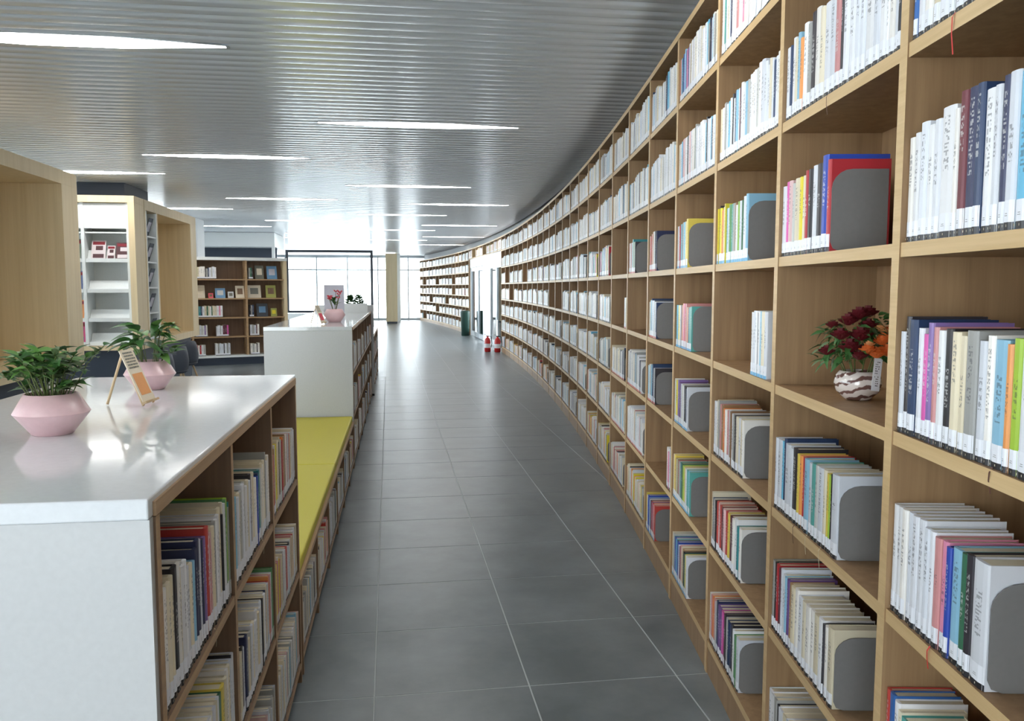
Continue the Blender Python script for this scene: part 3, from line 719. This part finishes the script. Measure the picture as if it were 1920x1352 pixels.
# ---------------- bookends
def end_mesh():
    b = MB(); W, H, r = .125, 1.0, .045; pts = [(0, 0), (W, 0), (W, .19)]
    pts = [(.022, .0), (.125, .0), (.125, .19)]+[(.045-.045*math.sin(a*math.pi/10), .19-.045+.045*math.cos(a*math.pi/10)) for a in range(0, 6)]+[(0, .022), (.0065, .0065)]
    k = len(pts)
    vs = [(x_, y, z) for x_ in (0, .002) for y, z in pts]
    b.add(vs, [tuple(range(k)), tuple(range(k, 2*k))[::-1]]+[(i, (i+1) % k, k+(i+1) % k, k+i)[::-1] for i in range(k)])
    return b.mesh('bookend_plate', ['bookend']), MB().box(-.09, 0, .01, .115, 0, .0006).mesh('bookend_foot', ['bookend'])
be, bf = end_mesh()
for P, rz, where, d, eh in sorted(ENDS, key=lambda e: (e[2])):
    wb, r = where
    if wb >= 16: continue
    ly = f"grey steel bookend on {ROWN[r]} shelf, " + (BAYN[wb] if wb in BAYN else f"{ordn(wb)} bay along the curved wall")
    e = thing('bookend', ly, 'bookend', P, rz, 'grey steel bookends')
    sc = .2/.19 if r >= 3 else .96
    o = ob('plate', be, e); o.scale = (1, 1.1, sc)
# ---------------- niche units and magazine shelves
NX = -3.33; ND = .78; ZB, ZU = .705, 2.76
def niche(name, Ya, Yb, pn, pf, label, rack=False):
    r = thing('reading_niche', label, 'reading niche', (NX, Ya, 0))
    L = Yb-Ya
    MB().box(-ND, -.12, .1, L-.1, 0, ZB-.001).obj('plinth', ['navy'], r)
    MB().box(-ND, 0, 0, L, ZU-.14, ZU).obj('top_panel', ['oak_light'], r)
    MB().box(-ND, 0, 0, L, ZB, ZB+.10).obj('seat_panel', ['oak_light'], r)
    MB().box(-ND, 0, L-pf, L, ZB+.101, ZU-.141).obj('side_panel', ['oak_light'], r)
    MB().box(-ND, -ND+.03, pn, L-pf-.001, ZB+.101, ZU-.141).obj('back_panel', ['oak_light'], r)
    if not rack:
        MB().box(-ND, 0, 0, pn-.001, ZB+.101, ZU-.141).obj('side_panel', ['oak_light'], r)
    else:
        MB().box(-ND, 0, 0, .06, ZB+.101, ZU-.141).box(-ND, 0, pn-.06, pn-.001, ZB+.101, ZU-.141).box(-ND, -.3, .06, pn-.06, ZB+.101, ZU-.141).obj('side_panel', ['oak_light'], r)
        rk = MB()
        rk.box(-.29, -.28, .061, pn-.061, ZB+.11, ZU-.15); rk.box(-.28, 0, .061, .09, ZB+.11, ZU-.15); rk.box(-.28, 0, pn-.09, pn-.061, ZB+.11, ZU-.15)
        rk = rk.obj('magazine_rack', ['shelf_white'], r)
        nr = 5; hh = (ZU-.15-ZB-.11)/nr
        for i in range(nr): MB().box(-.28, -.01, .09, pn-.09, ZB+.11+hh*i, ZB+.13+hh*i).obj('rack_shelf', ['shelf_white'], rk)
        for i in range(nr):
            m = thing('magazine', f'dark magazine leaning in the narrow rack, {ordn(nr-i)} shelf from top', 'magazine', (NX-.12, Ya+.34, ZB+.131+hh*i), 0, 'magazines in the narrow side rack')
            b_ = MB().box(-.002, .003, 0, .21, 0, .28).mesh('cover', ['navy']); c_ = ob('cover', b_, m); c_.rotation_euler = (0, .32, 0)
            MB().box(.0035, .0045, .03, .18, .08, .22).obj('cover_picture', ['grey_card'], c_)
    return r
niche('a', 5.7, 9.70, .43, .43, 'large pale oak reading niche nearest at the left edge')
niche('b', 12.22, 15.30, .65, .40, 'second pale oak reading niche with narrow white rack, beyond magazine shelves', True)
mg = thing('magazine_shelf', 'white magazine display shelving in oak frame between the two niches', 'magazine shelf', (0, 11.74, 0))
XL, XR = -5.7, NX+.0
MB().box(XL, XR, 0, .45, ZU-.09, ZU).obj('top_panel', ['oak_light'], mg); MB().box(XL, XR, 0, .45, ZB, ZB+.06).obj('bottom_panel', ['oak_light'], mg)
MB().box(XR-.08, XR, 0, .45, ZB+.061, ZU-.091).obj('side_panel', ['oak_light'], mg); MB().box(XL, XL+.08, 0, .45, ZB+.061, ZU-.091).obj('side_panel', ['oak_light'], mg)
MB().box(XL+.1, XR-.1, .1, .45, 0, ZB-.001).obj('plinth', ['navy'], mg)
MB().box(XL+.081, XR-.081, .36, .38, ZB+.061, ZU-.091).obj('back_panel', ['shelf_white'], mg)
divx = [XL+.12, NX-1.0, XR-.10]
for x in (XL+.10, -4.72, -4.0, XR-.10): MB().box(x-.02, x+.02, .04, .359, ZB+.062, ZU-.092).obj('divider', ['shelf_white'], mg)
rows = [2.285, 1.914, 1.508, 1.12, .80]
MB().box(XL+.082, XR-.121, .05, .07, 2.33, 2.66).obj('flap_door', ['shelf_white'], mg)
for i, z in enumerate(rows):
    for (a, b) in ((-4.69, -4.025), (-3.975, XR-.122)):
        MB().box(a, b, .06, .359, z-.018, z).obj('shelf_board', ['shelf_white'], mg)
        if z < 2.2:
            T = Matrix.Translation((0, .10, z+.001)) @ Matrix.Rotation(-.5, 4, 'X')
            MB().box(a, b, 0, .012, 0, .15, 0, T).obj('display_flap', ['shelf_white'], mg)
            MB().box(a, b, .045, .058, z-.03, z+.02).obj('lip', ['shelf_white'], mg)
M['mag_white'] = plain('mag white', srgb(226, 214, 216), .3); M['mag_red'] = plain('mag red', srgb(140, 40, 52), .3); M['mag_dark'] = plain('mag dark', srgb(96, 66, 70), .3)
M['mag_pink'] = plain('mag pink', srgb(216, 80, 130), .3); M['mag_orange'] = plain('mag orange', srgb(222, 150, 96), .3); M['mag_blue'] = plain('mag blue', srgb(96, 110, 150), .3); M['mag_green'] = plain('mag green', srgb(110, 122, 108), .3)
def magz(lab, x, z, w_, h_, m1, m2):
    m = thing('magazine', lab, 'magazine', (x, 11.74+.076, z), 0, 'magazines on the white display shelves'); m.rotation_euler = (-.3, 0, 0); m.scale = (.9, .9, .9)
    MB().box(-w_/2, w_/2, -.004, .0, 0, h_).obj('cover', [m1], m); MB().box(-w_/2+.002, w_/2-.002, 0, .004, .002, h_-.002).obj('page_block', ['pages'], m)
    MB().box(-w_*.38, w_*.38, -.006, -.0045, h_*.1, h_*.3).box(-w_*.2, w_*.3, -.006, -.0045, h_*.5, h_*.72).obj('cover_picture', [m2], m)
    MB().box(-w_*.42, w_*.42, -.006, -.0045, h_*.78, h_*.94).obj('title_block', ['mag_red' if m1 != 'mag_red' else 'mag_white'], m)
magz('white magazine with red and dark picture, upper magazine shelf left', -3.83, 1.916, .20, .30, 'mag_white', 'mag_dark')
magz('pale magazine beside the first, upper magazine shelf middle', -3.67, 1.916, .11, .22, 'mag_white', 'mag_dark')
magz('dark maroon magazine with white picture, upper magazine shelf right', -3.52, 1.916, .20, .27, 'mag_dark', 'mag_white')
magz('green-grey magazine, upper shelf just right of the first niche', -4.13, 1.916, .18, .32, 'mag_green', 'mag_white')
magz('blue-grey magazine, second magazine shelf beside first niche', -4.13, 1.51, .2, .3, 'mag_blue', 'mag_white')
magz('orange magazine, third magazine shelf beside first niche', -4.13, 1.122, .2, .3, 'mag_orange', 'mag_white')
magz('hot pink magazine, lowest magazine shelf beside first niche', -4.13, .802, .22, .33, 'mag_pink', 'mag_blue')

# navy block over the shelves, white column, soffit, far pieces
nv = tag(MB().box(-7.0, -3.62, 12.36, 13.5, 2.762, HC-.002).obj('trim_1', ['navy']), kind='structure')
tag(MB().box(-4.62, -3.98, 18.4, 19.1, 0, HC-.002).obj('trim_3', ['whitewall']), kind='structure')
so = thing('service_booth', 'white booth with dark opening beyond the brown bookcase', 'booth', (-4.35, 23, 0))
MB().box(-.9, 1.35, 0, 2.0, 2.62, HC-.01).obj('fascia', ['shelf_white'], so); MB().box(-.9, 1.3, .8, .9, 2.25, 2.619).obj('dark_panel', ['navy'], so)
MB().box(1.27, 1.35, 0, .08, 0, 2.619).obj('post', ['shelf_white'], so); MB().box(-.9, 1.3, .8, 2.0, 0, 2.249).obj('lower_panel', ['shelf_white'], so)
# display board with dark frame
db = thing('display_board', 'large glazed screen in thin dark frame on white base, far centre', 'display board', (-3.6, 30.4, 0))
BW = 3.05; FR = .09
MB().box(0, BW, 0, .06, 2.86-FR, 2.86).box(0, BW, 0, .06, .62, .62+FR).box(0, FR, 0, .06, .62+FR, 2.86-FR).box(BW-FR, BW, 0, .06, .62+FR, 2.86-FR).obj('frame', ['dark_frame'], db)
MB().box(FR, BW-FR, .02, .05, .62+FR, 2.86-FR).obj('panel', ['glass'], db)
MB().box(0, BW, -.1, .4, .04, .60).obj('base_cabinet', ['shelf_white'], db); MB().box(.02, BW-.02, -.06, .38, 0, .039).obj('plinth', ['dark_frame'], db)
oc = thing('wood_panel', 'tall oak-clad panel standing right of the display board', 'panel', (-.12, 35.5, 0)); MB().box(0, .48, 0, .5, .08, 2.95).obj('cladding', ['oak_light'], oc); MB().box(.02, .46, .02, .48, 0, .079).obj('plinth', ['dark_frame'], oc)
tag(MB().box(.30, .52, 37.2, 37.5, 0, HC-.002).obj('trim_2', ['whitewall']), kind='structure')

# ---------------- ceiling lamps
LK = .8276
LROWS = {'third row left of the aisle': [(-5.8, 3.0), (-5.8, 8.2), (-5.55, 13.65), (-5.6, 19.6), (-5.5, 25.1), (-5.7, 30.6)],
 'second row left of the aisle': [(-3.3, .9), (-3.3, 6.45), (-3.2, 11.75), (-3.15, 17.2), (-3.2, 22.8), (-3.3, 28.0), (-3.3, 33.5)],
 'row over the aisle': [(-.72, -2), (-.72, 3.6), (-.72, 9.2), (-.70, 14.75), (-.72, 20.6), (-.70, 26.1), (-.7, 31.6)],
 'row beside the curved bookcase': [(.42, 17.85), (.95, 23.9), (1.2, 29.4), (1.0, 35.0)],
 'farthest left row': [(-8.1, 6), (-8.1, 11.8), (-8.1, 17.3), (-8.1, 22.8)]}
LL = 2.15*LK
lp = MB(); hw = .115
po = [(0, -.012), (.62, -hw), (LL-.62, -hw), (LL, -.012), (LL, .012), (LL-.62, hw), (.62, hw), (0, .012)]
lp.prism(po, -.004, -.0025); lamp_me = lp.mesh('diffuser', ['lamp'])
po2 = [(-.02, -.03), (.62, -hw-.015), (LL-.62, -hw-.015), (LL+.02, -.03), (LL+.02, .03), (LL-.62, hw+.015), (.62, hw+.015), (-.02, .03)]
trim_me = MB().prism(po2, -.0024, -.0004).mesh('housing', ['steel'])
for rn_, ls in LROWS.items():
    for i, (x, y) in enumerate(ls):
        if y*LK > 32: continue
        t = thing('ceiling_lamp', f"slender strip lamp, {ordn(i+1)} along the {rn_}", 'ceiling lamp', (x*LK, y*LK, HC), 0, 'slender strip lamps in the slatted ceiling')
        ob('housing', trim_me, t); ob('diffuser', lamp_me, t)

# ---------------- planters
def leaf_mesh(name, L, Wd, mat, droop=.35, n=6):
    b = MB(); vs = []; 
    for i in range(n+1):
        t = i/n; wv = Wd*math.sin(math.pi*min(.999, t**.8))*(1-.15*t) if 0 < t < 1 else .0006
        z = -droop*L*t*t; x = L*t
        vs += [(x, -wv/2, z+wv*.18), (x, 0, z), (x, wv/2, z+wv*.18)]
    fs = []
    for i in range(n):
        a = i*3; fs += [(a, a+3, a+4, a+1), (a+1, a+4, a+5, a+2)]
    b.add(vs, fs, 0, True); return b.mesh(name, [mat])
def planter(loc, label, small):
    r = thing('potted_plant', label, 'potted plant', loc, rnd.uniform(0, 1))
    r.scale = (.88, .88, .88)
    prof = [(.046, 0), (.05, .002), (.0925, .058), (.064, .108), (.060, .108), (.060, .092)]
    b = MB(); seg = 40
    b.lathe(prof[:3], seg, caps=False); b.lathe(prof[2:5], seg, caps=False); b.lathe(prof[4:], seg, caps=False, smooth=False)
    b.lathe([(.0455, .0005), (.046, .001)], seg, smooth=False); b.obj('pot', ['pink'], r)
    MB().lathe([(.0595, .088), (.0595, .096)], 24, smooth=False).obj('soil', ['soil'], r)
    q = random.Random(3 if small else 8); st = MB()
    if small: lms = [leaf_mesh('leaf', .042, .024, 'leaf'), leaf_mesh('leaf', .036, .021, 'leaf3'), leaf_mesh('leaf', .045, .024, 'leaf2')]; ns = 46
    else: lms = [leaf_mesh('leaf', .08, .05, 'leaf', .55), leaf_mesh('leaf', .07, .045, 'leaf2', .5), leaf_mesh('leaf', .065, .030, 'leaf', .6)]; ns = 17
    for i in range(ns):
        a = q.uniform(0, 2*math.pi); rr = q.uniform(.005, .045); ln = q.uniform(.25, 1.0)
        if small: hgt = .02+.115*q.random()**.7; out = rr+q.uniform(.0, .075)*(.4+hgt*8)
        else: hgt = q.uniform(.03, .15); out = rr+q.uniform(.0, .07)
        p0 = Vector((rr*math.cos(a), rr*math.sin(a), .09)); p2 = Vector((out*math.cos(a), out*math.sin(a), .096+hgt)); p1 = (p0+p2)/2+Vector((0, 0, .02))
        st.tube([p0, p1, p2], [.0016, .0014, .001], 5)
        nl = 7 if small else 3
        for k in range(nl):
            p = p1.lerp(p2, .15+.85*(k+1)/nl); az = a+q.uniform(-1.9, 1.9)+(math.pi if k % 2 and small else 0)
            lf = ob('leaf', lms[q.randrange(3)], r, p); lf.rotation_euler = (q.uniform(-.4, .4), q.uniform(-.95, .0), az); s_ = q.uniform(.8, 1.2); lf.scale = (s_, s_, s_)
    st.obj('stems', ['stem'], r)
    return r
planter((-.775, 2.035, 1.22), 'pink angular planter with dense small-leaved bushy plant, nearest on white top', True)
planter((-.79, 2.89, 1.22), 'pink angular planter with broad drooping leaves behind the small easel', False)
# small A-frame card stand
def easel(loc, rz, label, sc=1, card='paper', pic='peach'):
    e = thing('card_stand', label, 'card stand', loc, rz); e.scale = (sc, sc, sc)
    H = .158; A = Vector((0, 0, H))
    # front legs lean to +x, back leg to -x; width along y
    for y in (-.035, .035): MB().tube([(0, y*.35, H), (.068, y, .003)], .004, 6).obj('leg', ['beech'], e)
    MB().tube([(0, 0, H-.004), (-.05, 0, .003)], .004, 6).obj('leg', ['beech'], e)
    T = Matrix.Translation((.066, 0, .012)) @ Matrix.Rotation(math.atan2(.068, H)*-1, 4, 'Y')
    MB().box(.003, .0055, -.042, .042, 0, .158, 0, T).obj('card', [card], e)
    MB().box(.0056, .0062, -.032, .032, .02, .085, 0, T).obj('printed_picture', [pic], e)
    tx = MB(); q = random.Random(5)
    for i in range(6):
        y = -.03
        while y < .026:
            w_ = q.uniform(.003, .008); tx.box(.0056, .0061, y, y+w_, .146-i*.009, .151-i*.009, 0, T); y += w_+.003
    tx.obj('printed_text', ['cv_grey'], e)
    MB().box(.0, .014, -.045, .045, -.006, .0, 0, T).obj('ledge', ['beech'], e)
    return e
easel((-.755, 2.50, 1.2205), -.13, 'small wooden easel holding a printed cream card between the pink planters')
easel((-.66, 7.75, 1.2205), -.35, 'wooden A-shaped card stand at left on the second low bookcase', 1.05, 'paper', 'rose_pink')
# items on second cabinet
pk = thing('potted_plant', 'pink pot with pink blooms and dark leaves on the second low bookcase', 'potted plant', (-.52, 8.15, 1.2202)); pk.scale = (1.15, 1.15, 1.25)
MB().lathe([(.05, 0), (.09, .055), (.065, .10), (.06, .10), (.06, .09)], 24).obj('pot', ['pink'], pk)
q = random.Random(4)
MB().lathe([(.0595, .085), (.0595, .095)], 20, smooth=False).obj('soil', ['soil'], pk)
stm = MB()
for i in range(9):
    p = Vector((q.uniform(-.055, .055), q.uniform(-.04, .04), q.uniform(.15, .24))); stm.tube([(p.x*.3, p.y*.3, .09), p], .002, 5)
    b = MB()
    for k in range(6):
        a = k*math.pi/3; b.add([tuple(p), (p.x+.02*math.cos(a-.4), p.y+.02*math.sin(a-.4), p.z+.012), (p.x+.03*math.cos(a), p.y+.03*math.sin(a), p.z+.022), (p.x+.02*math.cos(a+.4), p.y+.02*math.sin(a+.4), p.z+.012)], [(0, 1, 2, 3)])
    b.obj('flower', ['rose_pink'], pk)
stm.obj('stems', ['stem'], pk)
for i in range(8):
    l_ = ob('leaf', leaf_mesh('leaf', .07, .03, 'leaf'), pk, (0, 0, .12+.008*i)); l_.rotation_euler = (0, -.8, i*.9)
cd_ = thing('poster_stand', 'pale lavender upright card standing behind the pink pot', 'poster', (-.60, 9.4, 1.2202)); MB().box(-.11, .11, 0, .006, 0.008, .36).obj('board', ['grey_card'], cd_); MB().box(-.09, .09, -.04, .04, 0, .008).obj('foot', ['shelf_white'], cd_)
pb_ = thing('planter_box', 'long white planter box with three little dark plants near far end', 'planter box', (-.74, 10.9, 1.2202))
MB().box(0, .46, 0, .02, 0, .12).box(0, .46, .16, .18, 0, .12).box(0, .02, .02, .16, 0, .12).box(.44, .46, .02, .16, 0, .12).box(.02, .44, .02, .16, 0, .015).obj('box', ['shelf_white'], pb_)
MB().box(.021, .439, .021, .159, .016, .10).obj('soil', ['soil'], pb_)
for i, x in enumerate((.1, .24, .35)):
    b = MB(); q = random.Random(i)
    for k in range(110):
        a = q.uniform(0, 6.28); z = q.uniform(.11, .22); rr = (.24-z)*.4; p = Vector((x+rr*math.cos(a), .09+rr*math.sin(a), z))
        d = Vector((math.cos(a), math.sin(a), .5))*.04; s_ = Vector((-math.sin(a), math.cos(a), 0))*.014
        b.add([p-s_, p+d*.5-s_*1.6, p+d, p+d*.5+s_*1.6], [(0, 1, 2, 3)])
    b.obj('foliage', ['leaf'], pb_)

# ---------------- flower vase on the shelf
x, y, rz, th = frame(S0+BAY*.5)
vx, vy = 1.185, 1.955
va = thing('flower_vase', 'glass bowl of dark red and orange flowers standing alone on a shelf', 'flower vase', (vx, vy, BZ[3]+.001))
SC = 1.05
def vb():
    m, n, l, b = new_mat('marbled glass'); tc = n.new('ShaderNodeTexCoord'); mp = n.new('ShaderNodeMapping'); mp.inputs['Rotation'].default_value = (.25, .12, 0)
    l.new(tc.outputs['Object'], mp.inputs['Vector']); wv = n.new('ShaderNodeTexWave'); wv.bands_direction = 'Z'; wv.inputs['Scale'].default_value = 14; wv.inputs['Distortion'].default_value = 3; wv.inputs['Detail Scale'].default_value = 3
    l.new(mp.outputs['Vector'], wv.inputs['Vector']); r = n.new('ShaderNodeValToRGB'); r.color_ramp.interpolation = 'EASE'
    r.color_ramp.elements[0].color = srgb(112, 80, 74); r.color_ramp.elements[0].position = .12; r.color_ramp.elements[1].color = srgb(226, 214, 206); r.color_ramp.elements[1].position = .4
    l.new(wv.outputs['Fac'], r.inputs['Fac']); l.new(r.outputs['Color'], b.inputs['Base Color']); b.inputs['Roughness'].default_value = .08; b.inputs['Specular IOR Level'].default_value = .8
    return m
M['marble'] = vb()
prof = [(.028, 0), (.034, .004), (.052, .022), (.058, .042), (.054, .062), (.044, .074), (.041, .074), (.041, .06)]
MB().lathe(prof, 36).obj('bowl', ['marble'], va)
q = random.Random(21)
def flower(p, R, mat, layers=3):
    b = MB()
    for L_ in range(layers):
        n_ = 6+L_*2; rr = R*1.25*(L_+1)/layers
        for k in range(n_):
            a = 2*math.pi*k/n_+L_*.4; da = math.pi/n_*1.7; up = R*(1.0-.3*L_)
            c = lambda r_, a_, z_: (p[0]+r_*math.cos(a_), p[1]+r_*math.sin(a_), p[2]+z_)
            b.add([c(rr*.15, a, -.4*R), c(rr*.85, a-da, up*.35), c(rr*.95, a-da*.5, up*.95), c(rr*.98, a+da*.5, up*.95), c(rr*.85, a+da, up*.35)], [(0, 1, 2, 3, 4)], 0, True)
    return b.obj('flower', [mat], va)
def fdir(dx, dz, dy): return (dx, dy, dz)
# dx: right in the picture, dy: away
for dx, dy, dz, R, m in ((-.055, -.05, .135, .026, 'maroon'), (-.03, -.055, .165, .026, 'maroon'), (-.105, -.03, .125, .018, 'maroon'), (-.075, -.04, .165, .022, 'maroon'), (-.05, -.03, .20, .022, 'maroon'), (-.02, -.03, .215, .024, 'maroon'), (.01, -.02, .22, .022, 'maroon'), (-.035, -.06, .115, .02, 'maroon'), (-.005, -.045, .19, .02, 'maroon'), (-.085, -.02, .19, .016, 'maroon'),
        (-.02, -.07, .13, .02, 'orange'), (.005, -.07, .12, .021, 'orange'), (.035, -.065, .125, .022, 'orange'), (.03, -.06, .155, .021, 'orange'), (.07, -.05, .15, .022, 'orange'), (.065, -.05, .18, .02, 'orange'), (.02, -.065, .15, .017, 'orange'), (.018, -.06, .185, .012, 'peach'), (-.015, -.07, .145, .012, 'peach'), (.035, -.05, .175, .012, 'peach')):
    flower((dx, dy, dz), R, m)
lf1 = leaf_mesh('leaf', .038, .015, 'leaf', .4, 4); lf2 = leaf_mesh('leaf', .036, .010, 'leaf3', .3, 4); lf3 = leaf_mesh('leaf', .045, .018, 'leaf', .6, 4)
for i in range(210):
    a = q.uniform(0, 2*math.pi); el = q.uniform(-.1, 1.3); R = q.uniform(.05, .098)
    p = (R*1.15*math.cos(a)*math.cos(el*.8), R*.75*math.sin(a)*math.cos(el*.8), .10+R*1.25*math.sin(max(el, 0)))
    o = ob('leaf', (lf1, lf2, lf1, lf3)[i % 4], va, p); o.rotation_euler = (q.uniform(-.6, .6), q.uniform(-.9, .5), a+q.uniform(-.5, .5))
st = MB()
for i in range(14):
    a = q.uniform(0, 6.28); st.tube([(.015*math.cos(a), .015*math.sin(a), .03), (.06*math.cos(a), .045*math.sin(a), .12)], .0018, 5)
for i in range(7):
    a = 2.2+q.uniform(-.9, .9); st.tube([(.02*math.cos(a), -.02, .1), (.08*math.cos(a), -.05, .15+.01*i), (.12*math.cos(a), -.05, .13+.012*i)], .0008, 4)
st.obj('stems', ['stem'], va)
T = Matrix.Translation((.004, -.071, .03)) @ Matrix.Rotation(.12, 4, 'Y') @ Matrix.Rotation(-.06, 4, 'X')
b = MB().box(-.011, .011, 0, .0008, 0, .082, 0, T); b.obj('tag_ribbon', ['label_white'], va)
b = MB(); z = .012
while z < .076:
    for k in range(3):
        xx = -.006+.004*k
        if q.random() < .7: b.box(xx, xx+q.uniform(.0015, .0032), -.0006, -.0001, z, z+.0022, 0, T)
    z += .0055 if q.random() < .8 else .009
b.obj('tag_lettering', ['strip_black'], va)

# ---------------- chairs by the niches
def chair(loc, rz, label):
    c = thing('chair', label, 'chair', loc, rz, 'charcoal shell chairs')
    b = MB(); n = 14; vs = []; fs = []
    rings = [(.20, .43, 0), (.225, .46, 0), (.24, .52, .1), (.245, .60, .5), (.235, .70, .85), (.215, .79, 1.)]
    for j, (r_, z, k_) in enumerate(rings):
        for i in range(n+1):
            t = i/n; a = math.pi*(-.12+1.24*t); e = 1-k_*.0; zz = z if j < 3 else z-(.26*k_)*(abs(t-.5)*2)**2
            vs.append((r_*math.cos(a), r_*math.sin(a)*.95+.0, zz))
    for j in range(len(rings)-1):
        for i in range(n): q0 = j*(n+1)+i; fs.append((q0, q0+1, q0+n+2, q0+n+1))
    b.add(vs, fs, 0, True); o = b.obj('backrest', ['chair'], c); m = o.modifiers.new('solid', 'SOLIDIFY'); m.thickness = .018
    o = MB().lathe([(.02, .425), (.19, .43), (.225, .455), (.22, .47), (.02, .46)], 28).obj('seat', ['chair'], c)
    for sx, sy in ((-1, -1), (1, -1), (-1, 1), (1, 1)): MB().tube([(sx*.11, sy*.11, .425), (sx*.21, sy*.21, 0.002)], [.014, .009], 8).obj('leg', ['beech'], c)
chair((-2.72, 10.1, 0), -2.0, 'charcoal shell chair nearest behind the second pink planter')
chair((-2.98, 12.5, 0), -2.2, 'charcoal shell chair farther back, its back against the brown bookcase view')
chair((-2.85, 11.35, 0), -1.9, 'charcoal shell chair between the two others by the second niche')
chair((-2.78, 6.0, 0), -1.9, 'charcoal chair back just showing at the left edge')
# ---------------- bins, extinguishers, umbrella stand
def binn(s, off, label):
    x, y, rz, th = frame(s); o = thing('litter_bin', label, 'litter bin', (x-off, y, 0))
    b = MB(); b.lathe([(.11, 0), (.125, .01), (.15, .74), (.155, .76), (.14, .76), (.135, .6)], 28); b.obj('body', ['green_bin'], o); MB().lathe([(.14, .761), (.15, .765), (.13, .79), (.04, .80)], 28).obj('lid', ['green_bin'], o)
binn(25.1, .17, 'tall dark green bin left of the glass doors')
binn(22.6, -.45, 'added dark green bin standing in for a bin reflection in the glass doors')  # no second bin: stands in for the first one's mirror image in the glass
def ext(x, y, label):
    o = thing('fire_extinguisher', label, 'fire extinguisher', (x, y, 0), .3)
    MB().lathe([(.06, 0), (.075, .01), (.075, .27), (.055, .32), (.022, .345), (.022, .365)], 24).obj('cylinder', ['red'], o)
    MB().box(-.03, .03, -.014, .014, .366, .39).obj('valve', ['black'], o); MB().tube([(.02, 0, .38), (.10, 0, .36), (.11, 0, .2), (.09, 0, .1)], .009).obj('hose', ['black'], o)
    MB().tube([(-.02, 0, .40), (-.09, 0, .43)], .007).obj('lever', ['steel'], o); MB().lathe([(.0756, .1), (.0756, .2)], 24, caps=False).obj('instruction_label', ['label_white'], o)
ext(2.55, 19.55, 'red fire extinguisher on the floor, right one of the pair'); ext(2.33, 19.7, 'red fire extinguisher on the floor, left one of the pair')
rt = thing('stanchion', 'slim white post standing by the red fire extinguishers', 'post', (2.62, 20.25, 0)); MB().lathe([(.09, 0), (.09, .02), (.02, .025), (.02, .72), (.028, .74)], 16).obj('post', ['shelf_white'], rt)
# ---------------- ribbon bookmarks hanging from books
def ribbon(key, dx, ln, mat, lab):
    if key not in NEAR: return
    o = NEAR[key]; b = MB(); s = o.scale; pts = [(dx, -.03, .01), (dx+.05, -.07, -.03), (dx-.05, -.06, -ln*.5/s[2]), (dx+.1, -.05, -ln/s[2])]
    w_ = .002/s[0]; vs = []
    for p_ in pts: vs += [(p_[0]-w_, p_[1], p_[2]), (p_[0]+w_, p_[1], p_[2])]
    b.add(vs, [(0, 1, 3, 2), (2, 3, 5, 4), (4, 5, 7, 6)]); r_ = b.obj('ribbon_bookmark', [mat], o); r_['label'] = lab
ribbon(((0, 5), 7), 0, .07, 'ribbon_red', 'red ribbon bookmark'); ribbon(((1, 5), 13), 0, .05, 'ribbon_dark', 'brown ribbon bookmark')
ribbon(((0, 2), 9), 0, .04, 'ribbon_red', 'red ribbon bookmark'); ribbon(((1, 2), 8), 0, .05, 'ribbon_dark', 'dark ribbon bookmark')
ribbon(((1, 2), 12), 0, .05, 'ribbon_cream', 'cream ribbon bookmark'); ribbon(((1, 2), 16), 0, .05, 'ribbon_cream', 'cream ribbon bookmark')
ribbon(((3, 6), 9), 0, .07, 'ribbon_cream', 'cream ribbon bookmark'); ribbon(((3, 6), 13), 0, .05, 'ribbon_cream', 'cream ribbon bookmark')
ribbon(((0, 3), 15), 0, .04, 'ribbon_dark', 'dark ribbon bookmark'); ribbon(((3, 5), 8), 0, .06, 'ribbon_cream', 'cream ribbon bookmark')
ribbon(((300, 2), 14), 0, .04, 'ribbon_cream', 'white ribbon bookmark'); ribbon(((301, 2), 9), 0, .04, 'ribbon_cream', 'white ribbon bookmark')
